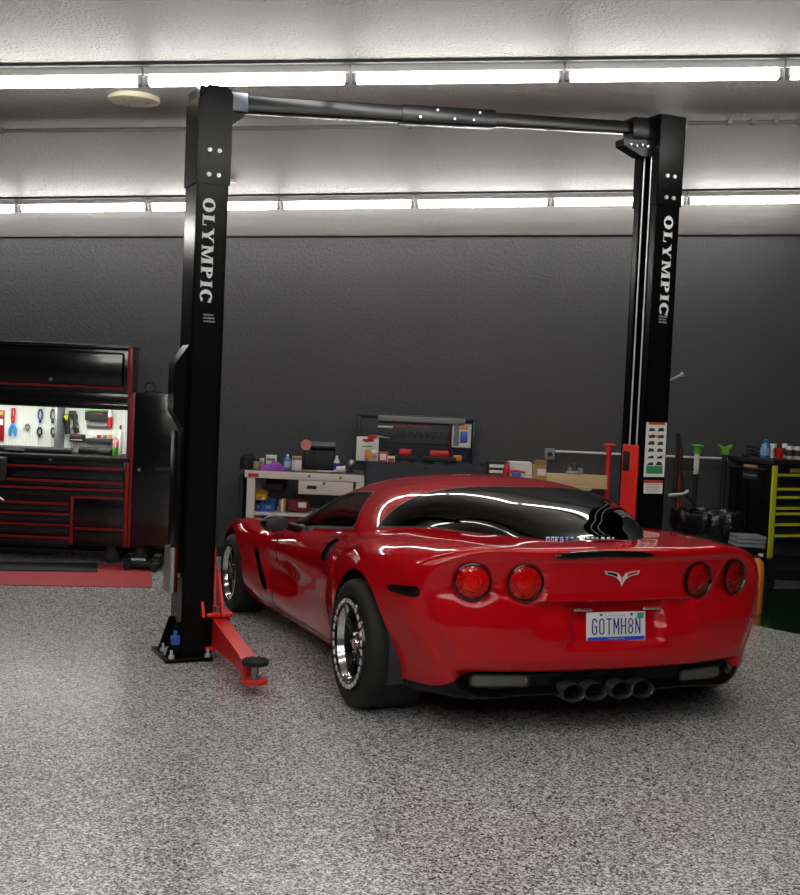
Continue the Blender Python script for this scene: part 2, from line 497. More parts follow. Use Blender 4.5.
# doors
DOORS = []
for sgn in (1, -1):
    dr, S = S.split(side_poly([(1.98, .165), (1.95, .80), (.74, .95), (.70, .70), (.66, .205)], sgn, .60))
    d = dr.build('door', m_red_paint, car); DOORS.append((dr, d))
    seam = MB()
    f = [(1.98, .165), (1.972, .35), (1.96, .6), (1.955, .73)]
    for line in (f, [(.66, .205), (.68, .46), (.70, .70), (.72, .82)], [(1.98, .165), (1.6, .177), (1.1, .191), (.66, .205)]):
        pts = []
        for (x, z) in [(line[i][0] * (1 - t) + line[i + 1][0] * t, line[i][1] * (1 - t) + line[i + 1][1] * t) for i in range(len(line) - 1) for t in np.linspace(0, 1, 12, endpoint=False)]:
            src = dr if True else S
            k = np.argmin((dr.V[:, 0] - x) ** 2 + (dr.V[:, 2] - z) ** 2)
            pts.append((x, dr.V[k, 1], z))
        seam.tube(pts, .0035, 6)
    seam.build('door_seam', m_black_matte, d)
S.build('body_shell', m_red_paint, car)
lin_, _ = S.split(lambda P: np.minimum(np.minimum(P[:, 0] - .3, 2.15 - P[:, 0]), np.abs(P[:, 1]) - .6)); lin_.build('inner_lining', m_black_matte, car, off=-.02)
for d_ in DOORS: d_[0].build('door_lining', m_black_matte, d_[1], off=-.02)
# underside and wheel housings
ub = MB(); ub.box(-.60, -.42, -.70, .70, .22, .60); ub.box(.43, 2.42, -.85, .85, .165, .36); ub.box(3.17, 3.4, -.55, .55, .17, .4); ub.box(-.42, .43, -.56, .56, .20, .62); ub.box(2.42, 3.17, -.56, .56, .18, .5)
ub.build('underbody', m_black_matte, car)
for xc, zc, R, sgn in ((0, RR, AR, 1), (0, RR, AR, -1), (WB, RFr, AF, 1), (WB, RFr, AF, -1)):
    lb = MB(); A = np.linspace(-.34, PI + .34, 40)
    yo = (.925 if xc == 0 else .90) * WF
    rows = [[(xc + (R + .006) * math.cos(a), sgn * y, zc + (R + .006) * math.sin(a)) for a in A] for y in (yo - .012, yo - .03, .8, .60)]
    rows.append([(xc + .05 * math.cos(a), sgn * .60, zc + .05 * math.sin(a)) for a in A])
    lb.grid(rows); lb.build('wheel_arch_liner', m_dark_grey if xc == 0 else m_black_matte, car, normals=False)

# ------------------------------------------------------------- greenhouse
GX = [-.60, -.50, -.30, 0, .4, .8, 1.2, 1.55, 1.85, 2.10, 2.26]
gy = [.18, .28, .385, .54, .69, .748, .757, .777, .80, .80, .60]
gz = [.985, 1.005, 1.058, 1.130, 1.192, 1.216, 1.195, 1.125, .99, .86, .77]
def deck_z(x, y):
    s = section(x); s = s[len(s) // 2:]
    return float(np.interp(y, s[::-1, 0], s[::-1, 1]))
gxs = np.concatenate([np.linspace(-.60, -.5, 12, endpoint=False), np.linspace(-.5, 2.1, 92, endpoint=False), np.linspace(2.1, 2.26, 10)])
NT = 44; gv = []; gt = []
for x in gxs:
    yb = float(interp(GX, gy, x)); zr = float(interp(GX, gz, x)); zb = deck_z(x, yb) * float(kz(x)) - .012
    zr = max(zr, zb + .004); h = zr - zb
    B = np.array([(yb, zb), (yb * .87, zb + .66 * h), (yb * .74, zr), (0, zr)])
    row = []
    for t in np.linspace(0, 1, NT):
        p = (1 - t) ** 3 * B[0] + 3 * t * (1 - t) ** 2 * B[1] + 3 * t * t * (1 - t) * B[2] + t ** 3 * B[3]
        row.append((x, p[0] * WF, p[1])); gt.append(t)
    for r, t in list(zip(row, np.linspace(0, 1, NT)))[::-1][1:]:
        row.append((r[0], -r[1], r[2])); gt.append(t)
    gv += row
K = 2 * NT - 1
GFQ = [(i * K + j, i * K + j + 1, (i + 1) * K + j + 1, (i + 1) * K + j) for i in range(len(gxs) - 1) for j in range(K - 1)]
# carry t through the splits as a fourth coordinate of the position
GH = SM(np.array(gv), GFQ)
class SMT(SM): pass
def attach(sm_, t): sm_.V = np.column_stack([sm_.V, t]); return sm_
# wrap: keep t as extra column
_V3 = GH.V; GH.V = np.column_stack([GH.V, np.array(gt)])
def gsplit(s, fn): return s.split(fn)
def g3(s): s.V = s.V[:, :3]; return s
def hatch_fn(P):
    x, t = P[:, 0], P[:, 3]
    xh = .54 - .20 * t
    return np.minimum(np.minimum((xh - x), (t - .06) * .6), x + .58)
def wind_fn(P):
    x, t = P[:, 0], P[:, 3]
    xw = 2.23 - 1.05 * t + .33 * t ** 2
    return np.minimum(x - xw, 2.25 - x)
def sidewin_fn(P):
    x, t = P[:, 0], P[:, 3]
    xr = .82 + .42 * t; xf = 2.19 - 1.02 * t
    return np.minimum(np.minimum(x - xr, xf - x), np.minimum((t - .07) * .5, (.44 - t) * .5))
def grow(fn, d): return lambda P: fn(P) + d
m_tint = glass('tinted_hatch_glass', '#181a1c', .015)
m_clear_glass = glass('clear_window_glass', '#b9c4c2', .01)
m_trim = mat('black_window_trim', '#0b0b0b', .35)
hat, GH = gsplit(GH, hatch_fn); win, GH = gsplit(GH, wind_fn); sidew, GH = gsplit(GH, sidewin_fn)
hedge, GH = gsplit(GH, grow(hatch_fn, .012)); wedge, GH = gsplit(GH, grow(wind_fn, .03)); sedge, GH = gsplit(GH, grow(sidewin_fn, .012))
HATV = hat.V[:, :3].copy(); HATN = hat.N.copy(); g3(hat).build('hatch_glass', m_tint, car, label='large dark tinted wrap-around rear glass')
g3(win).build('windshield', m_clear_glass, car)
for sgn in (1, -1):
    a, _ = g3(SM(sidew.V.copy(), sidew.F, sidew.N)).split(lambda P: P[:, 1] * sgn)
    a.build('side_window', m_clear_glass, car)
g3(hedge).build('hatch_trim', m_trim, car, off=.001, thick=.012)
g3(wedge).build('windshield_trim', m_trim, car, off=.001, thick=.02)
g3(sedge)
for sgn in (1, -1):
    a, _ = SM(sedge.V.copy(), sedge.F, sedge.N).split(lambda P: P[:, 1] * sgn); a.build('side_window_trim', m_trim, car, off=.001, thick=.006)
# a-pillars ahead of the side glass are black, the rest (roof and hoop) red
pil, GH = gsplit(GH, lambda P: np.minimum(P[:, 0] - 1.55, .54 - P[:, 3]))
g3(pil)
for sgn in (1, -1):
    a, _ = SM(pil.V.copy(), pil.F, pil.N).split(lambda P: P[:, 1] * sgn); a.build('windshield_pillar', m_trim, car, thick=.02)
g3(GH).build('roof_panel', m_red_paint, car); GH.build('headliner', m_black_matte, car, off=-.015)

# ------------------------------------------------------------- cabin
cb = MB(); cb.box(.45, 2.0, -.74, .74, .36, .44); cb.box(-.5, .45, -.66, .66, .60, .76)
cb.bbox(1.42, 1.95, -.74, .74, .45, .745, .05); cb.bbox(.35, .47, -.66, .66, .5, .90, .04); cb.bbox(.55, 1.5, -.12, .12, .5, .72, .04)
cb.build('cabin_interior', m_black_matte, car)
for y in (.40, -.40):
    sb = MB(); sb.bbox(.70, 1.20, y - .24, y + .24, .46, .62, .06)
    Mx = Matrix.Translation((.68, y, .55)) @ Matrix.Rotation(-.30, 4, 'Y')
    sb.bbox(-.06, .06, -.24, .24, 0, .42, .05, Mx); sb.bbox(-.05, .05, -.13, .13, .40, .56, .05, Mx)
    sb.build('seat', m_black_matte, car)
sw = MB(); Mw = Matrix.Translation((1.28, .42, .74)) @ Matrix.Rotation(-PI / 2 + .35, 4, 'Y')
sw.tube([Mw @ Vector((.18 * math.cos(a), .18 * math.sin(a), 0)) for a in np.linspace(0, 2 * PI, 32, endpoint=False)], .016, 8, closed=True)
for a in (.2, PI - .2, -PI / 2): sw.tube([Mw @ Vector((0, 0, 0)), Mw @ Vector((.18 * math.cos(a), .18 * math.sin(a), 0))], .015)
sw.ball(Mw @ Vector((0, 0, 0)), .05); sw.build('steering_wheel', m_black_matte, car)
vm = MB(); vm.bbox(1.38, 1.41, -.12, .12, 1.05, 1.10, .012); vm.cyl((1.40, 0, 1.09), (1.42, 0, 1.155), .012); vm.build('rear_view_mirror', m_black_matte, car)
for sgn in (1, -1):
    mm = MB(); Mm = Matrix.Translation((1.76, sgn * 1.14, .795)) @ Matrix.Rotation(sgn * .15, 4, 'Z')
    mm.ball((0, 0, 0), .085, 24, 16, Mm, (.75, 1.15, .68))
    mm.tube([(1.78, sgn * .90, .745), (1.76, sgn * .99, .765), (1.74, sgn * 1.07, .79)], [.035, .03, .03], 10)
    mo = mm.build('door_mirror', m_black_gloss, car, label='black door mirror')
    mg = MB(); mg.ball((-.058, 0, 0), .073, 24, 12, Mm, (.12, 1.12, .66)); mg.build('mirror_glass', m_dark_grey, mo)

# ------------------------------------------------------------- wheels
def tire_prof(r, rr, w, ys):
    """closed tyre section (radius, lateral) with outer face at ys=0"""
    sh = .035
    return [(rr, -.012), (rr + .012, .0), (rr + .04, .006), (r - .05, .010), (r - .022, .002), (r - .008, -.014), (r - .001, -.035), (r, -.06), (r, -w + .06), (r - .001, -w + .035), (r - .008, -w + .014), (r - .03, -w), (rr + .02, -w + .01), (rr, -w + .02)]
m_tab = mat('machined_tab', '#e6e6e6', .35, metal=.6)
def wheel(xc, yf, r, rr, w, sgn, kind):
    """yf: outer face, sgn: side"""
    Mx = Matrix.Translation((xc, sgn * yf, r))
    S_ = Matrix.Diagonal((1, sgn, 1, 1)); Mx = Mx @ S_
    rim = MB()
    rim.lathe([(rr - .004, -.015), (rr - .004, .004), (rr - .014, .006), (rr - .020, -.004), (rr - .030, -.042 if kind == 'rear' else -.03), (rr, -.08)], 64, Mx, axis='y')
    wh = rim.build('wheel', m_chrome, car, label='polished deep-lipped wheel with black spokes')
    tb = MB(); tb.lathe(tire_prof(r, rr, w, 0), 72, Mx, closed=True, axis='y'); 
    # shallow circumferential tread grooves
    tb.build('tire', m_rubber, wh)
    br = MB(); br.lathe([(rr - .031, -.038 if kind == 'rear' else -.028), (rr - .045, -.10), (rr - .05, -w + .05), (.0, -w + .05)], 48, Mx, axis='y'); br.build('barrel', m_black_matte, wh, label='black inside of the wheel')
    cen_y = -.055 if kind == 'rear' else -.04
    sp = MB(); ns = 8 if kind == 'rear' else 10
    for k in range(ns):
        a = 2 * PI * k / ns + .3; M2 = Mx @ Matrix.Rotation(a, 4, 'Y')
        if kind == 'rear':
            sp.prism([(.03, -.022), (.03, .022), (rr - .03, .026), (rr - .03, .010), (.12, .006), (.12, -.006), (rr - .03, -.010), (rr - .03, -.026)][::-1], cen_y - .02, cen_y + .012, 'y', M2)
        else:
            sp.prism([(.03, -.016), (.03, .016), (rr - .03, .022), (rr - .03, -.022)], cen_y - .02, cen_y + .012, 'y', M2)
    sp.lathe([(.0, cen_y + .018), (.062, cen_y + .016), (.075, cen_y), (.075, cen_y - .03)], 32, Mx, axis='y')
    sp.build('spokes', m_black_gloss, wh, label='black spokes')
    if kind == 'rear':
        rg = MB(); rg.lathe([(rr - .026, .004), (rr - .024, .016), (rr + .008, .016), (rr + .012, .004)], 72, Mx, axis='y'); rg.build('beadlock_ring', m_black_gloss, wh, label='black clamp ring')
        for k in range(30):
            bl = MB(); M2 = Mx @ Matrix.Rotation(2 * PI * k / 30, 4, 'Y'); bl.bbox(rr - .018, rr + .004, .014, .021, -.0155, .0155, .004, M2, 2)
            bl.build('beadlock_tab', m_tab, wh, label='bright machined tab on the clamp ring')
    hb = MB(); hb.lathe([(0, cen_y + .035), (.03, cen_y + .033), (.036, cen_y + .018)], 24, Mx, axis='y')
    for k in range(5):
        a = 2 * PI * k / 5; hb.cyl((.052 * math.cos(a), cen_y + .01, .052 * math.sin(a)), (.052 * math.cos(a), cen_y + .032, .052 * math.sin(a)), .009, n=8, M=Mx)
    hb.build('hub', m_chrome if kind == 'rear' else m_dark_steel, wh)
    bd = MB(); bd.lathe([(.06, cen_y - .05), (.175, cen_y - .05), (.175, cen_y - .075), (.06, cen_y - .075)], 48, Mx, closed=True, axis='y'); bd.build('brake_disc', m_dark_steel, wh)
    cp = MB(); cp.bbox(.09, .19, cen_y - .10, cen_y - .03, -.09, .09, .02, Mx @ Matrix.Rotation(.5 if kind == 'rear' else PI - .5, 4, 'Y')); cp.build('brake_caliper', m_red_trim, wh, label='red brake caliper')
for sgn in (1, -1):
    wheel(0, 1.18, RR, .240, .34, sgn, 'rear')
    wheel(WB, 1.185, RFr, .212, .27, sgn, 'front')

# ------------------------------------------------------------- tail: lamps, plate, pipes
def fx(y, z):
    """x of the fascia skin at real y, z"""
    return float(fascia_x(np.array([y / WF]), np.array([z]), 1)[0])
def fframe(y, z):
    e = .02; dxy = (fx(y + e, z) - fx(y - e, z)) / (2 * e)
    o = Vector((fx(y, z), y, z)); xa = Vector((dxy, 1, 0)).normalized() * -1     # local x to the right as seen from behind
    return frame(o, xa, (0, 0, 1))
m_lens = mat('red_lens', (.42, .002, .004), .06, coat=1, var=.02)
m_lens_in = mat('red_reflector', (1.0, .09, .07), .2, var=.1, bump=.8, bscale=90)
m_lens_in.node_tree.nodes['Principled BSDF'].inputs['Metallic'].default_value = .25
for y in (YO, YI, -YI, -(YO + .022)):
    yc = y; zc = ZL
    ang = math.atan(plan(abs(y) / WF + .02) / .04 - plan(abs(y) / WF - .02) / .04) / 1.0
    base = fframe(math.copysign(abs(y), y), zc + .2)      # orientation only
    dxy = (plan((abs(y) + .02) / WF) - plan((abs(y) - .02) / WF)) / .04 * (1 if y > 0 else -1)
    o = Vector((XE + float(plan(y / WF)) + .010, y, zc)); M = frame(o, Vector((-dxy, -1, 0)), (0, 0, 1))
    bz = MB(); bz.lathe([(.097, -.01), (.096, .008), (.090, .010), (.084, .002), (.082, -.02)], 48, M); b = bz.build('taillight', m_black_gloss, car, label='round red tail lamp in a black bezel')
    inn = MB(); inn.lathe([(0, -.012), (.03, -.012), (.034, -.004), (.05, -.004), (.055, -.014), (.083, -.002)], 40, M)
    for k in range(18):
        a = 2 * PI * k / 18; inn.box(.055, .08, -.004, .004, -.012, .001, M @ Matrix.Rotation(a, 4, 'Z'))
    inn.build('reflector', m_lens_in, b)
    ln = MB(); ln.lathe([(0, .016), (.03, .0145), (.06, .010), (.082, .002)], 40, M)
    m_ln = glass('red_lens_cover', (1.0, .26, .22), .03) if 'red_lens_cover' not in bpy.data.materials else bpy.data.materials['red_lens_cover']
    ln.build('lens', m_ln, b)
# number plate
def plate_text(word, w, h):
    """narrow block characters with even strokes"""
    q = MB(); n = len(word); cw = w / n * .74; st = cw * .24; k = w / n
    def rect(x0, x1, y0, y1): q.add([(x0, y0, 0), (x1, y0, 0), (x1, y1, 0), (x0, y1, 0)], [(0, 1, 2, 3)])
    def bar(p, r, t=st):
        a = Vector((p[0], p[1], 0)); b = Vector((r[0], r[1], 0)); d = (b - a).normalized(); o = Vector((-d.y, d.x, 0)) * t / 2
        q.add([a - o, b - o, b + o, a + o], [(0, 1, 2, 3)])
    def arc(cx, cy, r, a0, a1, ry=None):
        ry = r if ry is None else ry; m = 12; vs = []
        for i in range(m + 1):
            a = a0 + (a1 - a0) * i / m; vs += [(cx + r * math.cos(a), cy + ry * math.sin(a), 0), (cx + (r - st) * math.cos(a), cy + (ry - st) * math.sin(a), 0)]
        q.add(vs, [(2 * i, 2 * i + 2, 2 * i + 3, 2 * i + 1) for i in range(m)])
    for i, c in enumerate(word):
        x0 = -w / 2 + i * k + (k - cw) / 2; x1 = x0 + cw; y0, y1 = -h / 2, h / 2; r = cw / 2; xm = (x0 + x1) / 2
        if c in 'GO0':
            arc(xm, y1 - r, r, 0, PI); arc(xm, y0 + r, r, PI, 2 * PI); rect(x0, x0 + st, y0 + r, y1 - r)
            if c == 'G': rect(x1 - st, x1, y1 - r - st * .6, y1 - r); rect(x1 - st, x1, y0 + r, -.0 + st * .3); rect(xm, x1, -st * .5, st * .5)
            else: rect(x1 - st, x1, y0 + r, y1 - r)
        if c == 'T': rect(x0, x1, y1 - st, y1); rect(xm - st / 2, xm + st / 2, y0, y1)
        if c == 'M': rect(x0 - st * .2, x0 + st * .8, y0, y1); rect(x1 - st * .8, x1 + st * .2, y0, y1); bar((x0 + st * .3, y1 - st * .3), (xm, y0 + h * .35), st * .9); bar((x1 - st * .3, y1 - st * .3), (xm, y0 + h * .35), st * .9)
        if c == 'N': rect(x0, x0 + st, y0, y1); rect(x1 - st, x1, y0, y1); bar((x0 + st * .5, y1 - st * .3), (x1 - st * .5, y0 + st * .3))
        if c == 'H': rect(x0, x0 + st, y0, y1); rect(x1 - st, x1, y0, y1); rect(x0, x1, -st / 2, st / 2)
        if c == '8':
            ry = h / 4 + st / 4
            for cy in (y1 - ry, y0 + ry): arc(xm, cy, r, 0, 2 * PI, ry)
    return q
PW, PH = .175, .076
Mp = frame((fx(0, .56) - .006, -.005, .562), (-.02, -1, 0), (.10, 0, 1))
pb = MB(); pb.bbox(-PW, PW, -PH, PH, -.002, .003, .012, Mp); plate = pb.build('license_plate', m_white, car, label='white number plate with blue lettering')
pb = xform(plate_text('GOTMH8N', .30, .084), Mp @ Matrix.Translation((0, .002, .0042))); pb.build('plate_lettering', mat('plate_blue', '#16247a', .4), plate)
pb = MB(); pb.box(-PW + .006, PW - .006, -PH + .004, -PH + .024, .0031, .0038, Mp); pb.build('plate_band', mat('plate_band_blue', '#1f46c8', .4), plate, label='blue band along the bottom')
pb = xform(text_fit('michigan.org', .10, .011), Mp @ Matrix.Translation((0, -PH + .014, .0045))); pb.build('plate_web_address', m_white, plate)
pb = xform(text_fit('PURE MICHIGAN', .12, .010), Mp @ Matrix.Translation((-.005, PH - .018, .0042))); pb.build('plate_heading', mat('plate_pale_blue', '#7d92c8', .5), plate)
pb = MB(); pb.box(PW - .05, PW - .012, PH - .036, PH - .008, .0031, .0042, Mp); pb.build('plate_sticker', mat('sticker_green', '#1d9a72', .5), plate, label='small green year sticker')
for sx in (-1, 1):
    pb = MB(); pb.cyl((sx * .09, PH - .014, .003), (sx * .09, PH - .014, .007), .007, n=12, M=Mp); pb.build('plate_screw', m_dark_steel, plate)
for sx in (-1, 1):
    lampb = MB(); lampb.bbox(sx * .205 - .055, sx * .205 + .055, .084, .099, .0, .025, .006, Mp); lampb.build('plate_lamp', m_chrome, car)
# emblem: crossed flags
Me = frame((fx(-.02, .83) - .004, -.015, .822), (0, -1, 0), (.02, 0, 1))
em = MB()
for sx in (-1, 1):
    em.prism([(0, -.045), (sx * .012, -.02), (sx * .03, -.004), (sx * .055, .008), (sx * .095, .014), (sx * .105, .034), (sx * .06, .030), (sx * .025, .022), (sx * .006, .0)], 0, .006, 'z', Me)
eo = em.build('flag_emblem', mat('bright_emblem', '#e8e8ea', .3, metal=.3), car, label='small crossed-flags emblem')
em = MB()
em.prism([(-.028, .001), (-.055, .012), (-.088, .018), (-.094, .030), (-.06, .0265), (-.030, .018)], .0062, .0072, 'z', Me)
em.build('emblem_inlay', m_black_gloss, eo)
em = MB(); em.prism([(.028, .001), (.055, .012), (.088, .018), (.094, .030), (.06, .0265), (.030, .018)], .0062, .0072, 'z', Me); em.build('emblem_inlay', m_red, eo, label='red flag half')
# third brake light, a slim dark lens under the lip
cl = MB(); rows = []
for j, (dz, dx) in enumerate([(.016, .010), (.014, -.003), (-.004, -.010), (-.020, -.008), (-.024, .006)]):
    row = []
    for t in np.linspace(-1, 1, 33):
        y = .30 * t; k = math.sqrt(max(0, 1 - abs(t) ** 5)); row.append((XE + float(plan(y / WF)) + dx, y + .085, .947 + dz * k - .012 * t * t))
    rows.append(row)
cl.grid(rows); cl.build('high_brake_light', m_black_gloss, car, label='long dark brake lamp strip under the deck lip')
# reversing lamps
for sgn in (1, -1):
    yc = .605 * sgn; o = Vector((fx(yc, .28) - .004, yc + .01, .288 if sgn > 0 else .268))
    M = frame(o, Vector((-(fx(yc + .03, .28) - fx(yc - .03, .28)) / .06, -1, 0)), (0, 0, 1))
    rb = MB(); out = rounded([(-.160, -.034), (.160, -.034), (.160, .034), (-.160, .034)], .032); rb.prism(out, -.01, .008, 'z', M); r_ = rb.build('reversing_light', m_black_gloss, car, label='clear reversing lamp in a black surround')
    rb = MB(); rb.prism(rounded([(-.146, -.025), (.146, -.025), (.146, .025), (-.146, .025)], .023), .0, .0105, 'z', M)
    rb.build('lens', mat('clear_lens', '#6c6c66', .15, metal=.5, bump=.8, bscale=70), r_)
m_tip = mat('polished_tip', '#858588', .3, metal=.9)
# tail pipes
for y, dy in ((.205, 0), (.078, 0), (-.078, 0), (-.205, 0)):
    eb = MB(); M = Matrix.Translation((-.46, y + .045, .235))
    eb.lathe([(.046, .25), (.046, -.34), (.050, -.36), (.054, -.368), (.056, -.362), (.056, .25)], 40, M @ Matrix.Diagonal((1, 1.18, .84, 1)), axis='x')
    t_ = eb.build('exhaust_tip', m_tip, car); eb = MB(); eb.lathe([(0, -.20), (.046, -.2)], 32, M @ Matrix.Diagonal((1, 1.18, .84, 1)), axis='x'); eb.build('exhaust_bore', m_black_matte, t_)


# lettering strip along the foot of the hatch glass
from mathutils.bvhtree import BVHTree
bpy.context.view_layer.update()
bv = BVHTree.FromPolygons([tuple(p) for p in HATV], [tuple(f) for f in hat.F])
Ci = car.matrix_world.inverted()
def on_hatch(u, v):
    o = Ci @ Vector((0, 0, CH)); d = (Ci.to_3x3() @ ray(u, v)).normalized(); h = bv.ray_cast(o, d)
    return None if h[0] is None else h[0] + (h[1] if h[1].dot(d) < 0 else -h[1]) * .003
stk = {'blue': MB(), 'white': MB()}
u = 546.
while u < 611:
    w_l = (3.2, 4.4, 3.8, 5.0)[int(u * 7) % 4]
    for (a0, a1, b0, b1) in ((0, .34, 0, 1), (.34, 1, 0, .3), (.34, .8, .5, .74) if int(u * 3) % 2 else (.66, 1, .3, 1)):
        ps = [on_hatch(u + w_l * x, 537.2 + .012 * (u - 546) + 4.6 * y) for x, y in ((a0, b1), (a1, b1), (a1, b0), (a0, b0))]
        if all(p is not None for p in ps): stk['blue' if u < 578 else 'white'].add(ps, [(0, 1, 2, 3)])
    u += w_l + 1.1
for k_, mm_ in (('blue', mat('pale_sticker_blue', '#8f9fd0', .5)), ('white', m_white)):
    if stk[k_].v: stk[k_].build('glass_sticker', mm_, car, label='%s lettering strip at the foot of the rear glass' % k_)
# =================================================================== the garage
WALLB = 11.95; LX, RX, FRONTB = -7.5, 8.5, -8.0
GXS = .057                                         # the roof climbs to the right
def ceil_z(a, b):
    # roof falls gently towards the back wall
    return 3.745 + GXS * a - .05 * (b - 7.5)
def node_mat(name):
    m = bpy.data.materials.new(name); m.use_nodes = True; nt = m.node_tree; return m, nt, nt.nodes['Principled BSDF']
def floor_material():
    m, nt, p = node_mat('flake_epoxy_floor'); L = nt.links; N = nt.nodes.new
    geo = N('ShaderNodeTexCoord')
    v = N('ShaderNodeTexVoronoi'); v.inputs['Scale'].default_value = 135; L.new(geo.outputs['Object'], v.inputs['Vector'])
    nz = N('ShaderNodeTexNoise'); nz.inputs['Scale'].default_value = 60; L.new(geo.outputs['Object'], nz.inputs['Vector'])
    sep = N('ShaderNodeSeparateColor'); L.new(v.outputs['Color'], sep.inputs[0])
    r = N('ShaderNodeValToRGB'); r.color_ramp.interpolation = 'CONSTANT'; e = r.color_ramp.elements
    e[0].position = 0; e[0].color = (.03, .03, .032, 1); e[1].position = .13; e[1].color = (.15, .15, .153, 1)
    for pos, c in ((.28, .32), (.52, .51), (.74, .80)):
        x = e.new(pos); x.color = (c, c, c * .99, 1)
    L.new(sep.outputs[0], r.inputs[0])
    v2 = N('ShaderNodeTexVoronoi'); v2.inputs['Scale'].default_value = 60; L.new(geo.outputs['Object'], v2.inputs['Vector'])
    sep2 = N('ShaderNodeSeparateColor'); L.new(v2.outputs['Color'], sep2.inputs[0])
    mr = N('ShaderNodeMapRange'); mr.inputs['To Min'].default_value = .78; mr.inputs['To Max'].default_value = 1.15; L.new(sep2.outputs[0], mr.inputs['Value'])
    mx = N('ShaderNodeMix'); mx.data_type = 'RGBA'; mx.blend_type = 'MULTIPLY'; mx.inputs[0].default_value = 1
    L.new(r.outputs[0], mx.inputs[6]); L.new(mr.outputs[0], mx.inputs[7]); L.new(mx.outputs[2], p.inputs['Base Color'])
    p.inputs['Roughness'].default_value = .25; p.inputs['Specular IOR Level'].default_value = .5
    b = N('ShaderNodeBump'); b.inputs['Strength'].default_value = .08; b.inputs['Distance'].default_value = .002
    L.new(nz.outputs['Fac'], b.inputs['Height']); L.new(b.outputs[0], p.inputs['Normal'])
    return m
def textured(name, col, rough, scale, strength, dist, col2=None, big=1.2):
    m, nt, p = node_mat(name); L = nt.links; N = nt.nodes.new
    tc = N('ShaderNodeTexCoord')
    n = N('ShaderNodeTexNoise'); n.inputs['Scale'].default_value = scale; n.inputs['Detail'].default_value = 5; n.inputs['Roughness'].default_value = .6
    L.new(tc.outputs['Object'], n.inputs['Vector'])
    b = N('ShaderNodeBump'); b.inputs['Strength'].default_value = strength; b.inputs['Distance'].default_value = dist
    L.new(n.outputs['Fac'], b.inputs['Height']); L.new(b.outputs[0], p.inputs['Normal'])
    n2 = N('ShaderNodeTexNoise'); n2.inputs['Scale'].default_value = big; n2.inputs['Detail'].default_value = 3
    L.new(tc.outputs['Object'], n2.inputs['Vector'])
    mx = N('ShaderNodeMix'); mx.data_type = 'RGBA'; mx.inputs[6].default_value = lin(col); mx.inputs[7].default_value = lin(col2 or col)
    L.new(n2.outputs['Fac'], mx.inputs[0]); L.new(mx.outputs[2], p.inputs['Base Color'])
    p.inputs['Roughness'].default_value = rough
    return m
m_floor = floor_material()
m_ceil = textured('sprayed_ceiling', '#b5b0ab', .5, 42, 1.0, .09, '#c6c2bd')
m_wall = textured('charcoal_sprayed_wall', '#38383a', .62, 34, .5, .02, '#414143')
m_wside = textured('side_wall', '#4a4a4c', .6, 30, .4, .02)
m_front = textured('front_wall', '#55565a', .6, 30, .4, .02)
m_band = textured('ceiling_band', '#9a9896', .55, 24, .3, .02)

def rm(MBx, name, m, **k):
    """room-frame mesh: vertices already in (a, b, z)"""
    MBx.v = [tuple(room(p[0], p[1], p[2])) for p in MBx.v]
    return MBx.build(name, m, **k)
q = MB(); q.box(LX, RX, FRONTB, WALLB, -.1, 0); struct(rm(q, 'floor', m_floor))
q = MB(); rows = []
for b in np.linspace(FRONTB, WALLB + .02, 60): rows.append([(a, b, ceil_z(a, b)) for a in (LX, 0, RX)])
q.grid(rows); rows = [[(p[0], p[1], p[2] + .1) for p in r] for r in rows]; q.grid(rows)
struct(rm(q, 'ceiling', m_ceil, normals=False))
q = MB(); q.box(LX, RX, WALLB, WALLB + .15, 0, 4.2); struct(rm(q, 'wall_back', m_wall))
q = MB(); q.box(LX - .15, LX, FRONTB, WALLB, 0, 4.6); struct(rm(q, 'wall_left', m_wside))
q = MB(); q.box(RX, RX + .15, FRONTB, WALLB, 0, 4.6); struct(rm(q, 'wall_right', m_wside))
q = MB(); q.box(LX, RX, FRONTB - .15, FRONTB, 0, 4.6); struct(rm(q, 'wall_front', m_front))
q = MB(); q.box(LX, RX, WALLB - .015, WALLB, 0, .10); struct(rm(q, 'baseboard_back', m_black_matte))
# pale band closing the roof against the wall
zb = onb(215, 236.5, WALLB - .05)[1]
a0, z0 = onb(0, 236.5, WALLB - .05); a1, z1 = onb(800, 234, WALLB - .05)
def zband(a): return z0 + (z1 - z0) * (a - a0) / (a1 - a0)
q = MB(); q.grid([[(LX, WALLB - .05, zband(LX)), (RX, WALLB - .05, zband(RX))], [(LX, WALLB - .42, ceil_z(LX, WALLB - .42) - .01), (RX, WALLB - .42, ceil_z(RX, WALLB - .42) - .01)]])
q.grid([[(LX, WALLB, zband(LX)), (RX, WALLB, zband(RX))], [(LX, WALLB - .05, zband(LX)), (RX, WALLB - .05, zband(RX))]])
struct(rm(q, 'trim_1', m_band, normals=False))

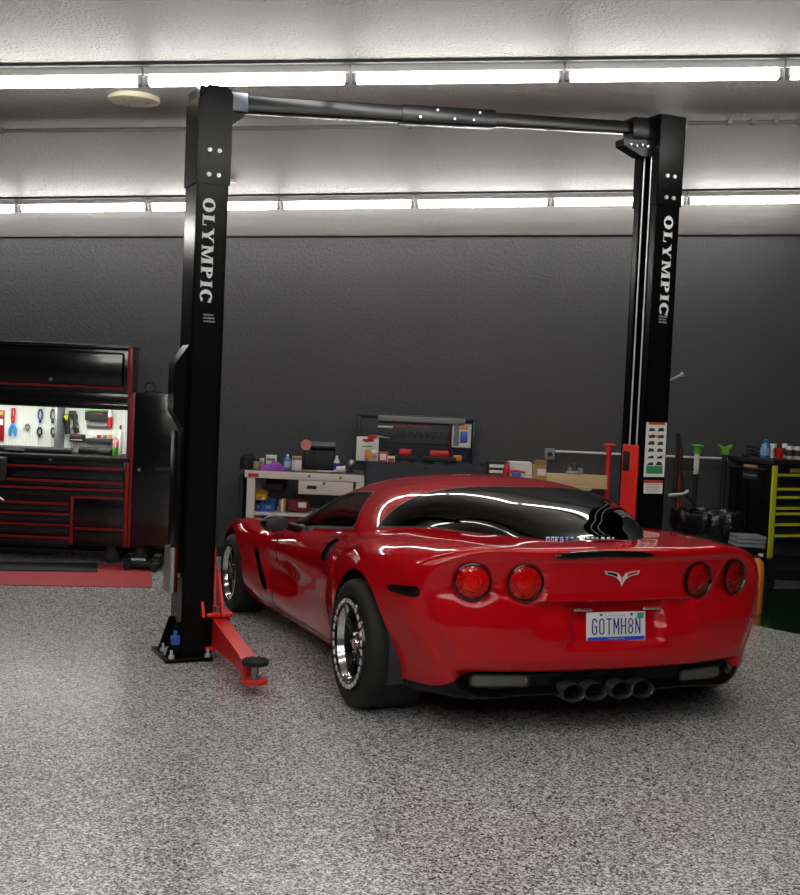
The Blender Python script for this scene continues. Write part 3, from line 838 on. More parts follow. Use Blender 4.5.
# ---------------------------------------------------------------- tube lights
m_tube = mat('lit_tube', (1, .985, .95), .4, emit=26.0, var=0)
m_tube_h = mat('light_housing', '#efefec', .5)
NEAR_B, FAR_B = 7.5, 11.3
def row_proto(): pass
light0 = None
GROUPN = 'tube lights under the ceiling'
def tube_light(a, b, L, label, tilt):
    global light0
    loc = room(a, b, ceil_z(a, b) - .004)
    if light0 is None:
        o = thing('tube_light', label, 'light', loc, 0, GROUPN)
        h = MB(); h.prism([(-.045, 0), (.045, 0), (.035, -.05), (-.035, -.05)], -L / 2 + .0, L / 2, 'x'); h.build('light_housing', m_tube_h, o)
        t = MB(); t.cyl((-L / 2 + .035, 0, -.085), (L / 2 - .035, 0, -.085), .032, n=16); t.build('tube', m_tube, o)
        for s in (-1, 1):
            e = MB(); e.bbox(s * (L / 2 - .018) - .014, s * (L / 2 - .018) + .014, -.02, .02, -.115, -.05, .006); e.build('tube_socket', m_grey, o)
        light0 = (o, L)
    else: o = dup(light0[0], loc, label=label)
    o.scale = (L / light0[1], 1, 1)
    o.rotation_euler = (0, -math.atan(GXS), -RT)
    return o
names = ['leftmost', 'second from the left', 'third from the left', 'fourth from the left', 'fifth from the left', 'sixth from the left', 'seventh from the left', 'rightmost']
def edge_list(px, y, b): return [onb(u, y, b)[0] for u in px]
e = edge_list([143, 350, 563, 783], 77, NEAR_B); p0 = (e[3] - e[0]) / 3
e = [e[0] - p0] + e + [e[3] + p0]
lab = ['tube light cut by the left photo edge, in the near bright row', 'tube light above the left lift column, in the near bright row', 'tube light in the middle of the near bright row', 'tube light above the right lift column, in the near bright row', 'tube light cut by the right photo edge, in the near bright row']
for i in range(5): tube_light((e[i] + e[i + 1]) / 2, NEAR_B, e[i + 1] - e[i] - .012, lab[i], 0)
e = edge_list([18, 148, 280, 414, 550, 686], 204, FAR_B); p1 = (e[5] - e[0]) / 5
e = [e[0] - p1] + e + [e[5] + p1]
lab = ['tube light at the left end of the far row near the wall', 'tube light left of the left column in the far row', 'tube light passing behind the left column in the far row', 'tube light just left of centre in the far row', 'tube light just right of centre in the far row', 'tube light passing behind the right column in the far row', 'tube light at the right end of the far row near the wall']
for i in range(7): tube_light((e[i] + e[i + 1]) / 2, FAR_B, e[i + 1] - e[i] - .012, lab[i], 0)
# unseen rows added above and behind the viewer to brighten the foreground
for b in (4.4, 2.3, .2, -1.9, -4.0):
    for k in range(-2, 3): tube_light(k * p0 + .1, b, p0 - .012, 'unseen tube light added behind the photographer to brighten the foreground', 0)
# dark strips standing in for the shadowed gap along each light row
q = MB()
for i, b in enumerate((NEAR_B - .075, FAR_B - .075)):
    q = MB(); q.add([(a, b + db, ceil_z(a, b + db) + dz) for a in (LX, RX) for db, dz in ((-.02, .0), (-.02, -.018), (.02, -.018), (.02, .0))], [(0, 1, 5, 4), (1, 2, 6, 5), (2, 3, 7, 6)])
    struct(rm(q, 'trim_%d' % (i + 2), m_dark_grey))

# ceiling disc, conduit
a_, z_ = onb(134, 97, 8.15)
z_ = ceil_z(a_, 8.15)
o = rthing('ceiling_speaker', 'round cream disc fixed flat on the ceiling left of the left column', 'ceiling disc', a_, 8.15, z_)
d = MB(); d.lathe([(0, -.028), (.15, -.028), (.168, -.022), (.172, -.010), (.172, 0.01)], 40); d.build('disc_cover', mat('aged_cream', '#b7ae98', .6), o)
d = MB()
for k in range(3): d.cyl((.10 * math.cos(k * 2.1), .10 * math.sin(k * 2.1), -.031), (.10 * math.cos(k * 2.1), .10 * math.sin(k * 2.1), -.026), .008, n=10)
d.build('screw', m_grey, o)
CB = 8.85
def conduit(u0, u1, v0, v1, label, drop=.02):
    (a0, z0), (a1, z1) = onb(u0, v0, CB), onb(u1, v1, CB)
    q = MB(); f = lambda a: ceil_z(a, CB) - drop
    q.tube([tuple(room(a, CB, f(a))) for a in np.linspace(a0, a1, 12)], .014, 8)
    o = q.build('ceiling_conduit', m_steel); tag(o, label, 'conduit')
    for a in np.linspace(a0 + .3, a1 - .3, 4):
        k = MB(); k.box(a - .015, a + .015, CB - .03, CB + .03, f(a) - .016, f(a) + .03); rm(k, 'conduit_clamp', m_grey, parent=o)
conduit(-40, 655, 128, 128, 'thin metal conduit running across the ceiling behind the beam')
conduit(688, 840, 121, 119, 'thin pale conduit on the ceiling right of the right column')

# =================================================================== two-post lift
LIFT_B = 0
PSI = .43
lift = thing('two_post_lift', 'black two-post car lift with an overhead beam, around the red car', 'car lift', (0, 0, 0))
CW, CD = .198, .27                                    # column face and depth
HT = 3.53
def serif_word(word, h, gap=.16):
    """heavy serif capitals built from strokes, height 1 -> h; returns MB lying in xy, reading along +x"""
    q = MB(); x = 0; T_, t_ = .29, .16; sf = .10
    def rect(x0, x1, y0, y1): q.add([(x0, y0, 0), (x1, y0, 0), (x1, y1, 0), (x0, y1, 0)], [(0, 1, 2, 3)])
    def quad(*p): q.add([(a, b, 0) for a, b in p], [(0, 1, 2, 3)])
    def stem(x0, w, y0=0, y1=1, b=True, tp=True):
        rect(x0, x0 + w, y0, y1)
        if b: rect(x0 - sf, x0 + w + sf, y0, y0 + .07)
        if tp: rect(x0 - sf, x0 + w + sf, y1 - .07, y1)
    def ring(cx, cy, rx, ry, wx, wy, a0, a1, n=28):
        vs = []
        for i in range(n + 1):
            a = a0 + (a1 - a0) * i / n
            vs.append((cx + rx * math.cos(a), cy + ry * math.sin(a), 0)); vs.append((cx + (rx - wx) * math.cos(a), cy + (ry - wy) * math.sin(a), 0))
        q.add(vs, [(2 * i, 2 * i + 2, 2 * i + 3, 2 * i + 1) for i in range(n)])
    for c in word:
        if c == 'O': ring(x + .48, .5, .48, .53, T_, t_ * .8, 0, 2 * PI, 40); w = .96
        elif c == 'L':
            stem(x + sf, T_); rect(x + sf, x + .76, 0, .08); quad((x + .68, .08), (x + .76, .08), (x + .78, .34), (x + .73, .34)); w = .78
        elif c == 'Y':
            stem(x + .37, T_, 0, .45, True, False); quad((x + .37, .45), (x + .63, .45), (x + .34, 1), (x + .05, 1)); quad((x + .50, .45), (x + .63, .45), (x + .92, 1), (x + .78, 1))
            rect(x - .03, x + .42, .93, 1); rect(x + .70, x + 1.02, .93, 1); w = 1.0
        elif c == 'M':
            stem(x + sf, t_); stem(x + .96, T_); quad((x + sf, 1), (x + .42, 1), (x + .74, .0), (x + .56, 0)); quad((x + .60, .0), (x + .72, 0), (x + .98, 1), (x + .90, 1)); w = 1.30
        elif c == 'P':
            stem(x + sf, T_); ring(x + .44, .735, .40, .265, T_, t_ * .75, -PI / 2, PI / 2, 20); rect(x + sf + T_, x + .46, .90, 1); rect(x + sf + T_, x + .46, .47, .57); w = .84
        elif c == 'I': stem(x + sf, T_); w = .46
        elif c == 'C':
            ring(x + .48, .5, .48, .53, T_, t_ * .8, .62, 2 * PI - .62, 36); quad((x + .80, .66), (x + .88, .66), (x + .90, .98), (x + .84, .98)); w = .90
        x += w + gap
    tot = x - gap
    q.v = [(p[0] * h, p[1] * h, 0) for p in q.v]; return q, tot * h
m_bolt = mat('zinc_bolt', '#e2e2e0', .4, metal=.5)
def column(u, v, top_v, side):
    """side -1: left column; its lettered face looks at the viewer and to the right"""
    base = onz(u, v)
    rot = PSI
    xa = Vector((math.cos(rot), math.sin(rot), 0)); ya = Vector((-math.sin(rot), math.cos(rot), 0))   # x along the lettered face to the right, y into the column
    M = Matrix.Identity(4)
    for i in range(3): M[i][0] = xa[i]; M[i][1] = ya[i]; M[i][2] = (0, 0, 1)[i]; M[i][3] = base[i]
    return M
def add_col(M, side, HT):
    w = CW / 2
    q = MB()
    # lettered plate, outer web and back plate of the channel; the open side faces the car
    sx = side                                      # outer side (-1: left)
    th = .012
    if side < 0:
        q.box(-w, w, 0, th, 0, HT, M); q.box(-w, -w + th, 0, CD, 0, HT, M); q.box(-w, w, CD - th, CD, 0, HT, M)
        q.box(w - .012, w, 0, .055, .02, HT - .3, M); q.box(w - .012, w, CD - .055, CD, .02, HT - .3, M)
    else:
        q.box(-w, w, 0, th, 0, HT, M); q.box(w - th, w, 0, CD, 0, HT, M); q.box(-w, w, CD - th, CD, 0, HT, M)
        q.box(-w, -w + .012, 0, .06, .02, HT - .3, M); q.box(-w, -w + .012, CD - .06, CD, .02, HT - .3, M)
    c = q.build('column', m_black_powder, lift)
    # upper extension sleeve
    z0 = HT - (.585 if side < 0 else .62); g = .009
    q = MB()
    q.box(-w - g, w + g, -g, 0, z0, HT, M)
    if side < 0: 
        q.v.clear(); q.f.clear()
        out = [(-w - g, z0), (w + g, z0), (w + g, HT - .03), (w - .03, HT + .01), (-w + .05, HT + .01), (-w - g, HT - .08)]
        q.prism(out, -g, 0, 'y', M); q.prism(out, CD, CD + g, 'y', M)
        q.box(-w - g, -w, -g, CD + g, z0, HT - .08, M)
        q.prism([(-w - g, HT - .08), (-w + .05, HT + .01), (w - .03, HT + .01), (w - .03, HT), (-w + .055, HT), (-w, HT - .082)], -g, CD + g, 'y', M)
    else:
        q.box(w, w + g, -g, CD + g, z0, HT, M); q.box(-w - g, w + g, CD, CD + g, z0, HT, M); q.box(-w - g, w + g, -g, CD + g, HT, HT + g, M)
        q.box(-w - g, -w, -g, .07, z0, HT, M); q.box(-w - g, -w, CD - .07, CD + g, z0, HT, M); q.box(-w - g, -w, 0, CD, HT - .2, HT, M)
    q.build('column_extension', m_black_powder, c)
    for bx in (-.03, .032):
        for bz in ((HT - .382, HT - .53) if side < 0 else (HT - .415, HT - .565)):
            q = MB(); q.cyl((bx, -g, bz), (bx, -g - .012, bz), .014, n=6, M=M); q.build('bolt', m_bolt, c, label='bright bolt head')
    # word down the face
    wq, tot = serif_word('OLYMPIC', .074)
    k = (.635 if side < 0 else .70) / tot
    wq.v = [(p[0] * k, p[1], 0) for p in wq.v]
    zt = HT - (.672 if side < 0 else .69)
    Mt = M @ frame((-.043 + (-.012 if side < 0 else .016), -.0015, zt), (0, 0, -1), (1, 0, 0))
    xform(wq, Mt).build('lettering', m_white, c, label='white word running down the face')
    q = MB()
    for j in range(3):
        for i, ln in enumerate((.07, .055, .064)):
            pass
    for i, tx in enumerate(('AUTO', 'BODY', 'SHOP')):
        pass
    q = MB()
    for i in range(3):
        x = -.028
        while x < .034: 
            s = random.choice((.008, .011, .006)); q.box(x, x + s, -.002, -.0012, zt - .705 - i * .020 - .010, zt - .705 - i * .020, M); x += s + .004
    q.build('small_print', mat('faded_white', '#9a9a98', .6), c, label='three short lines of small print')
    # base plate, anchors, gussets
    q = MB(); 
    ox = -.12 if side < 0 else 0
    q.bbox(-w - .10, w + .0 + (.10 if side > 0 else .0), -.05, CD + .08, 0, .025, .004, M)
    bp = q.build('base_plate', m_black_powder, c)
    for y_ in (.02, CD - .05):
        q = MB(); q.prism([(-w - .09, .025), (-w, .025), (-w, .24), (-w - .02, .24)], y_, y_ + .015, 'y', M); q.build('gusset', m_black_powder, c)
    for bx, by in ((-w - .06, -.02), (-w - .06, .09), (-w - .06, .2), (w - .03, -.025), (-w - .03, .045)):
        q = MB(); q.cyl((bx, by, .025), (bx, by, .045), .018, n=6, M=M); q.cyl((bx, by, .04), (bx, by, .075), .009, n=10, M=M)
        q.build('anchor_bolt', m_bolt, c, label='bright anchor bolt with its nut')
    return c
ML = column(195.5, 660.5, 85, -1)
cl_ = add_col(ML, -1, HT)
# right column stands where its top meets the picture at the same height
def col_from_top(u, v, H):
    d = ray(u, v); t = (H - CH) / d.z; p = Vector((0, 0, CH)) + d * t; return p
HR = 3.74
pt = col_from_top(673, 117, HR)
MR = ML.copy(); MR[0][3] = pt.x; MR[1][3] = pt.y; MR[2][3] = 0
LEAN = Matrix.Identity(4)
cr_ = add_col(MR, 1, HR)
w = CW / 2
# things bolted to the left column: slanted cover, cylinder, blue fitting
q = MB(); q.prism([(-w - .085, 1.55), (-w - .085, 1.83), (-w - .0, 1.96), (-w, 1.41)], .05, .20, 'y', ML)
q.build('release_cover', m_black_powder, cl_, label='slanted black cover on the outer side')
q = MB(); q.bbox(-w - .05, -w, .05, .22, .55, 1.43, .008, ML); q.build('side_channel', m_black_powder, cl_)
for dy in (.03, .10):
    q = MB(); q.cyl((-w - .06, dy, .43), (-w - .06, dy, .71), .034, n=18, M=ML); q.bbox(-w - .06, -w, dy - .01, dy + .01, .52, .55, .004, ML); q.build('lock_cylinder', m_chrome, cl_, label='bright metal cylinder on the outer side')
q = MB(); q.bbox(-w - .055, -w - .0, .0, .05, .10, .16, .012, ML); q.cyl((-w - .03, .02, .16), (-w - .03, .02, .19), .012, n=10, M=ML); q.build('blue_fitting', m_blue, cl_, label='blue fitting by the base plate')
# brackets and overhead beam
TL = ML @ Vector((w, CD / 2, HT - .06)); TR = MR @ Vector((-w, CD / 2, HR - .075))
bx = (TR - TL).normalized(); by = Vector((0, 0, 1)).cross(bx); LB = (TR - TL).length
MBm = frame(TL, bx, by)
q = MB(); q.bbox(.10, LB * .60, -.05, .05, -.05, .05, .006, MBm); bm1 = q.build('overhead_beam', m_black_powder, lift)
q = MB(); q.bbox(LB * .40, LB - .10, -.042, .042, -.042, .042, .006, MBm); q.bbox(LB * .38, LB * .60, -.056, .056, -.056, .056, .006, MBm); q.build('inner_beam', m_black_powder, bm1)
for f, dz in ((.42, -.02), (.46, .03), (.50, -.02), (.545, -.02), (.56, .03)):
    q = MB(); q.cyl(MBm @ Vector((LB * f, -.056, dz)), MBm @ Vector((LB * f, -.064, dz)), .008, n=8); q.build('bolt', m_steel, bm1)
q = MB(); q.bbox(-.005, .13, -.065, -.055, -.055, .06, .003, MBm); q.bbox(-.005, .13, .055, .065, -.055, .06, .003, MBm); q.bbox(-.01, .01, -.08, .08, -.07, .06, .003, MBm); q.build('beam_bracket', m_dark_steel, bm1, label='bare metal bracket at the left end')
q = MB(); q.prism([(-.005, -.05), (.12, -.05), (.10, -.09), (.02, -.14), (-.005, -.14)], -.04, .04, 'y', MBm); q.build('pulley_bracket', m_black_powder, bm1)
q = MB(); q.bbox(LB - .17, LB + .005, -.075, .075, -.085, .065, .005, MBm); q.prism([(LB - .24, -.085), (LB, -.085), (LB, -.20), (LB - .10, -.20), (LB - .24, -.13)], -.06, .06, 'y', MBm); q.build('pulley_bracket', m_black_powder, bm1)
for k in range(4):
    q = MB(); q.cyl(MBm @ Vector((LB - .19 + .045 * k, -.06, -.125 - .008 * (k % 2))), MBm @ Vector((LB - .19 + .045 * k, -.075, -.125 - .008 * (k % 2))), .009, n=8); q.build('bolt', m_steel, bm1)
# cables up the open side of the right column
for y in (.10, .185):
    q = MB(); q.tube([MR @ Vector((-w + .01, y, z)) for z in (.9, 2.2, HR - .25)], .006, 6); q.build('lifting_cable', m_bolt, cr_, label='thin bright cable in the open side of the column')
q = MB(); q.tube([MR @ Vector(p) for p in ((w + .04, .1, HR - .33), (w + .05, .1, HR - .2), (w + .07, .1, HR - .09), (w + .11, .12, HR - .01))], .009, 8); q.build('hose', m_white, cr_, label='short white hose at the top of the column')
# carriages
q = MB(); q.bbox(-w - .035, -w - .012, .03, CD - .06, .12, 1.42, .008, MR); q.bbox(-w + .02, w - .02, .04, CD - .04, .3, 1.3, .01, MR); rcg = q.build('carriage', m_red_lift, cr_, label='tall bright red carriage on the column')
q = MB(); q.bbox(-w - .0375, -w - .034, .11, .19, 1.23, 1.37, .002, MR); q.build('carriage_slot', m_black_matte, cr_)
q = MB(); q.bbox(-w + .02, w - .016, .04, CD - .04, .10, .95, .01, ML); q.bbox(w + .002, w + .025, .05, CD - .05, .12, .70, .006, ML); cgl = q.build('carriage', m_red_lift, cl_, label='red carriage inside the left column')
# safety stickers on the right column
def sticker(u0, v0, u1, v1, parts, name, label):
    # place by height on the lettered face of the right column
    zt = .0
    return
def face_pt(M, u, v):
    o = Vector((0, 0, CH)); d = ray(u, v); Mi = M.inverted(); oo = Mi @ o; dd = (Mi.to_3x3() @ d); t = -oo.y / dd.y; p = oo + dd * t; return p.x, p.z
def face_sticker(M, par, px, name, label, bands):
    x0, z0 = face_pt(M, px[0], px[1]); x1, z1 = face_pt(M, px[2], px[3])
    x0 = max(x0, -w + .012); x1 = min(max(x1, x0 + .08), w - .008)
    q = MB(); q.box(x0, x1, -.0025, -.001, z1, z0, M); s = q.build(name, m_paper, par, label=label)
    H = z0 - z1; W = x1 - x0
    return x0, x1, z0, z1
m_st_o = mat('sticker_orange', '#cf7a3a', .6); m_st_g = mat('sticker_green2', '#2c8a5c', .6); m_st_r = mat('sticker_red', '#c0392f', .6); m_ink = mat('sticker_ink', '#2a2a2a', .6)
x0, x1, z0, z1 = face_sticker(MR, cr_, (646, 422, 664, 477), 'safety_chart', 'tall white safety chart with coloured bands', 0)
H = z0 - z1; W = x1 - x0
for nm, f0, f1, mm in (('chart_heading', 0, .045, m_st_r), ('chart_band', .23, .27, m_st_o), ('chart_band', .80, .84, m_st_g), ('chart_band', .84, .94, m_st_g)):
    q = MB(); q.box(x0 + .1 * W, x1 - .1 * W, -.0032, -.0026, z0 - f1 * H, z0 - f0 * H, MR); q.build(nm, mm, cr_)
q = MB()
for r_ in range(6):
    zz = z0 - (.08 + .125 * r_) * H
    for cx in (0.12, .55):
        q.prism([(x0 + (cx + random.uniform(-.02, .02)) * W, zz - .085 * H), (x0 + (cx + .33) * W, zz - .08 * H), (x0 + (cx + .28) * W, zz - random.uniform(.01, .04) * H), (x0 + (cx + .08) * W, zz - random.uniform(.01, .05) * H)], -.0034, -.0027, 'y', MR)
q.build('chart_drawing', m_ink, cr_)
x0, x1, z0, z1 = face_sticker(MR, cr_, (644, 480, 662, 493.5), 'warning_sticker', 'small white warning sticker with a red heading', 0)
q = MB(); q.box(x0 + .01, x1 - .01, -.0032, -.0026, z0 - .25 * (z0 - z1), z0 - .04, MR)
q.v = []; q.f = []; q.box(x0, x1, -.0032, -.0026, z0 - .22 * (z0 - z1), z0, MR); q.build('warning_heading', m_st_r, cr_)
q = MB()
for k in range(5): q.box(x0 + .015, x1 - .015 - .01 * (k % 2), -.0032, -.0026, z0 - (.34 + .13 * k) * (z0 - z1), z0 - (.30 + .13 * k) * (z0 - z1), MR)
q.build('warning_lines', mat('ink_grey', '#8a8a8a', .6), cr_)
# left swing arm
A0 = ML @ Vector((w + .05, .12, 0)); A1 = onz(254, 694)
A1.z = 0
ax = (A1 - A0).normalized(); ay = Vector((0, 0, 1)).cross(ax); LA = (A1 - A0).length
MA = frame(A0, ax, ay)
q = MB(); q.bbox(-.08, .14, -.085, .085, .27, .295, .008, MA); q.bbox(-.08, .14, -.085, .085, .06, .085, .008, MA); q.bbox(-.08, .05, -.085, -.065, .06, .295, .006, MA); q.bbox(-.08, .05, .065, .085, .06, .295, .006, MA); arm = q.build('swing_arm', m_red_lift, lift, label='bright red lift arm reaching to the right of the left column')
q = MB(); q.prism([(.03, .255), (.12, .26), (LA - .22, .185), (LA - .14, .17), (LA - .10, .10), (.03, .085)], -.045, .045, 'y', MA); q.build('arm_beam', m_red_lift, arm)
q = MB(); q.bbox(LA - .30, LA - .07, -.038, .038, .07, .155, .006, MA); q.bbox(LA - .09, LA + .0, -.05, .05, .062, .085, .01, MA); q.lathe([(0, .062), (.07, .062), (.075, .068), (.075, .082), (.07, .088), (0, .088)], 28, MA @ Matrix.Translation((LA, 0, 0))); q.bbox(LA - .10, LA - .085, -.048, .048, .062, .17, .004, MA); q.build('arm_tip', m_red_lift, arm)
q = MB(); q.lathe([(0, .05), (.03, .05), (.03, .10), (.022, .10), (.022, .165), (0, .165)], 20, MA @ Matrix.Translation((LA, 0, 0))); q.build('pad_screw', m_steel, arm, label='bright threaded post')
q = MB(); q.lathe([(0, .165), (.068, .165), (.076, .17), (.076, .19), (.070, .197), (0, .197)], 28, MA @ Matrix.Translation((LA, 0, 0)))
for k in range(10): q.box(.012, .066, -.004, .004, .196, .201, MA @ Matrix.Translation((LA, 0, 0)) @ Matrix.Rotation(2 * PI * k / 10, 4, 'Z'))
q.build('lift_pad', m_rubber, arm, label='round black rubber lift pad')
q = MB(); q.cyl(MA @ Vector((.06, 0, .04)), MA @ Vector((.06, 0, .325)), .028, n=18); q.build('arm_pin', m_steel, arm)
q = MB(); P0 = ML @ Vector((w + .0, .14, 0)); MG = frame(P0, ax, ay); q.prism([(.0, .28), (.20, .28), (.18, .31), (.02, .56), (.0, .56)], -.07, -.055, 'y', MG); q.prism([(.0, .28), (.20, .28), (.18, .31), (.02, .56), (.0, .56)], .055, .07, 'y', MG); q.build('carriage_gusset', m_red_lift, cgl)
# short arms folded behind the car on the right column
B0 = MR @ Vector((-w - .06, .1, 0)); MB2 = frame(B0, Vector((-.3, .95, 0)), Vector((-.95, -.3, 0)))
q = MB(); q.bbox(-.08, .75, -.06, .06, .07, .20, .01, MB2); q.build('swing_arm', m_red_lift, lift, label='red lift arm on the right column, mostly behind the car')
# =================================================================== along the back wall
def zat(v, b, u=400): return onb(u, v, b)[1]
class Spot:
    """local frame of a thing that stands at room (a0, b0): pixel boxes become real boxes on its front plane"""
    def __init__(s, root, a0, b0, z0=0): s.o = root; s.a0 = a0; s.b0 = b0; s.z0 = z0
    def px(s, u0, v0, u1, v1, db=0):
        uc = (u0 + u1) / 2; vc = (v0 + v1) / 2
        x0 = onb(u0, vc, s.b0 + db)[0]; x1 = onb(u1, vc, s.b0 + db)[0]; z1 = onb(uc, v0, s.b0 + db)[1]; z0 = onb(uc, v1, s.b0 + db)[1]
        return x0 - s.a0, x1 - s.a0, z0 - s.z0, z1 - s.z0
    def box(s, name, m, u0, v0, u1, v1, d0, d1, r=.006, parent=None, label=None):
        x0, x1, z0, z1 = s.px(u0, v0, u1, v1, d0)
        q = MB(); q.bbox(x0, x1, d0, d1, z0, z1, r); return q.build(name, m, parent or s.o, label=label)
# ---------------------------------------------------------------- left tool chest
B1 = 11.10
aR = onb(127.8, 500, B1)[0]; CWID = 1.85; aL = aR - CWID
def U(x): return x
zt_ = zat(455.5, B1, 65); zf_ = zat(545, B1, 65)
o = rthing('tool_chest', 'wide black drawer tool chest with red trim under the lit pegboard', 'tool chest', aL, B1)
S1 = Spot(o, aL, B1)
q = MB(); q.bbox(0, CWID, .02, .62, zf_, zt_ - .035, .008); q.build('chest_body', m_black_gloss, o)
q = MB(); q.bbox(0, CWID, -.01, .64, zt_ - .035, zt_, .008); q.build('worktop', m_black_matte, o)
q = MB(); q.bbox(CWID - .035, CWID + .002, -.004, .03, zf_, zt_ - .04, .004); q.build('edge_strip', m_red_trim, o, label='red corner strip')
def drawer(u0, v0, u1, v1, trim=3.0):
    x0, x1, z0, z1 = S1.px(u0, v0, u1, v1)
    x0 = max(x0, .035)
    q = MB(); q.bbox(x0, x1, 0, .03, z0 + .004, z1 - .004, .005); d = q.build('drawer', m_black_gloss, o)
    h = trim / 107
    q = MB(); q.prism([(-.014, z1 - .006), (-.004, z1 - .004), (.0, z1 - .006), (.0, z1 - h), (-.010, z1 - h)], x0 + .002, x1 - .002, 'x'); q.build('drawer_pull', m_red_trim, d, label='red pull rail along the top')
    return d
q = MB(); x0, x1, z0, z1 = S1.px(-60, 456.5, 123.5, 463.5); q.bbox(max(x0, .035), x1, 0, .03, z0, z1, .005); q.build('top_tray_front', m_black_gloss, o)
q = MB(); x0, x1, z0, z1 = S1.px(48.5, 457.5, 52, 461); q.lathe([(0, -.006), (.014, -.006), (.016, 0)], 16, Matrix.Translation(((x0 + x1) / 2, 0, (z0 + z1) / 2)), axis='y'); q.build('lock', m_steel, o)
for d_ in ((-60, 464, 123.5, 477.5), (-60, 478, 123.5, 485), (-60, 485.5, 123.5, 495.5), (-60, 499.5, 69, 509.5), (-60, 510, 69, 520.5), (-60, 521, 69, 533), (-60, 533.5, 69, 545), (74, 496, 123.5, 527), (74, 527.5, 123.5, 545)): drawer(*d_)
q = MB(); x0, x1, z0, z1 = S1.px(69.8, 496, 73, 545); q.bbox(x0, x1, -.004, .03, z0, z1, .004); q.build('divider_strip', m_red_trim, o, label='red strip between the drawer banks')
def caster(par, x, y, ztop, r=None):
    r = r or min(.085, ztop * .42)
    q = MB(); q.lathe([(.0, -.02), (r * .8, -.02), (r, -.014), (r, .014), (r * .8, .02), (0, .02)], 24, Matrix.Translation((x, y, r)), axis='y'); c = q.build('caster', m_rubber, par)
    q = MB(); q.bbox(x - .05, x + .05, y - .04, y + .04, ztop - .008, ztop, .002); q.prism([(x - .04, ztop), (x + .04, ztop), (x + .015, r), (x - .015, r)], y - .030, y - .025, 'y'); q.prism([(x - .04, ztop), (x + .04, ztop), (x + .015, r), (x - .015, r)], y + .025, y + .030, 'y'); q.build('caster_fork', m_dark_steel, c)
    q = MB(); q.lathe([(0, -.024), (r * .55, -.024), (r * .55, -.02)], 20, Matrix.Translation((x, y, r)), axis='y'); q.build('caster_hub', m_dark_grey, c)
xc = S1.px(109, 550, 111, 552)[0]
for x in (.18, xc):
    for y in (.10, .53): caster(o, x, y, zf_)
# hutch with the lit pegboard
z0h = zt_; z1h = zat(391.5, B1, 65); zh = zat(404, B1, 65)
o = rthing('tool_hutch', 'black hutch with a brightly lit white pegboard standing on the drawer chest', 'hutch', aL, B1, z0h)
S2 = Spot(o, aL, B1, z0h); H = z1h - z0h; hh = zh - z0h
m_peg = textured('pegboard_white', '#e3e6e0', .5, 60, .1, .002)
q = MB(); q.bbox(0, .03, .05, .62, 0, H, .004); q.bbox(CWID - .035, CWID, .05, .62, 0, H, .004); q.bbox(.03, CWID - .03, .05, .62, hh, H, .004); q.bbox(.03, CWID - .035, .60, .62, 0, hh, .002); q.build('hutch_body', m_black_gloss, o)
q = MB(); q.bbox(CWID - .036, CWID + .003, .03, .06, 0, H, .004); q.build('edge_strip', m_red_trim, o, label='red corner strip')
q = MB(); q.box(.03, CWID - .035, .575, .595, .0, hh, None)
x = .05
q.v = []; q.f = []
q.box(.03, CWID - .035, .585, .60, .0, hh)
x = .04
while x < CWID - .07: q.box(x, x + .021, .578, .586, .005, hh - .005); x += .03
q.build('pegboard', m_peg, o, label='white ribbed back panel')
q = MB(); x0, x1, _, _ = S2.px(58.5, 430, 61, 430, .45); q.bbox(x0, x1, .30, .578, .0, hh, .004); q.build('divider_panel', m_grey, o)
q = MB(); q.bbox(.05, CWID - .05, .14, .20, hh - .022, hh, .004); q.build('light_strip', mat('lit_strip', (1, 1, .93), .4, emit=30, var=0), o, label='lit lamp strip under the header')
q = MB(); q.bbox(.03, CWID - .035, .035, .06, hh - .035, hh + .02, .004); q.build('light_shade', m_black_gloss, o)
def hutch_txt(par, M, w, h): pass
# things in the hutch, hung on the pegboard (plane at local y .575) or standing on the worktop
PB = B1 + .575; WT = zt_
def hang(name, label, cat, u, v, group=None): a, z = onb(u, v, PB); return rthing(name, label, cat, a, PB, z, group=group)
def local(u0, v0, u1, v1, b):
    a0, z1 = onb(u0, v0, b); a1, z0 = onb(u1, v1, b); return a0, a1, z0, z1
def hbox(o, name, m, u0, v0, u1, v1, d=.05, off=0, r=.006, label=None, base=None):
    """a rounded box as a part of a thing hung on the pegboard"""
    a0, a1, z0, z1 = local(u0, v0, u1, v1, PB); p = o.location; oa = p.dot(E1); oz = p.z
    q = MB(); q.bbox(a0 - oa, a1 - oa, -off - d, -off, z0 - oz, z1 - oz, r); return q.build(name, m, o, label=label)
HG = 'hand tools hung on the pegboard'
o = hang('gripper_tool', 'blue-handled tool with a red top hanging at the left of the pegboard', 'hand tool', 14, 408, HG)
a0, a1, z0, z1 = local(11, 408, 17, 437, PB); wz = a1 - a0; hz = z1 - z0
q = MB(); q.tube([(-.010, -.02, 0), (-.014, -.02, -.10), (-.004, -.02, -.16)], .009, 8); q.tube([(.012, -.02, 0), (.014, -.02, -.10), (.006, -.02, -.16)], .009, 8); q.bbox(-.02, .02, -.028, -.012, -.10, -.08, .004); q.tube([(0, -.022, -.005), (0, 0, 0)], .004); q.build('jaws', m_red, o)
q = MB(); q.tube([(-.006, -.02, -.15), (-.026, -.02, -.21), (-.028, -.02, -.27)], [.010, .016, .012], 10); q.tube([(.006, -.02, -.15), (.026, -.02, -.21), (.024, -.02, -.27)], [.010, .016, .012], 10); q.ball((0, -.02, -.165), .02, sc=(1, .8, 1)); q.build('handles', mat('bright_blue', '#2390d8', .4), o, label='blue handles')
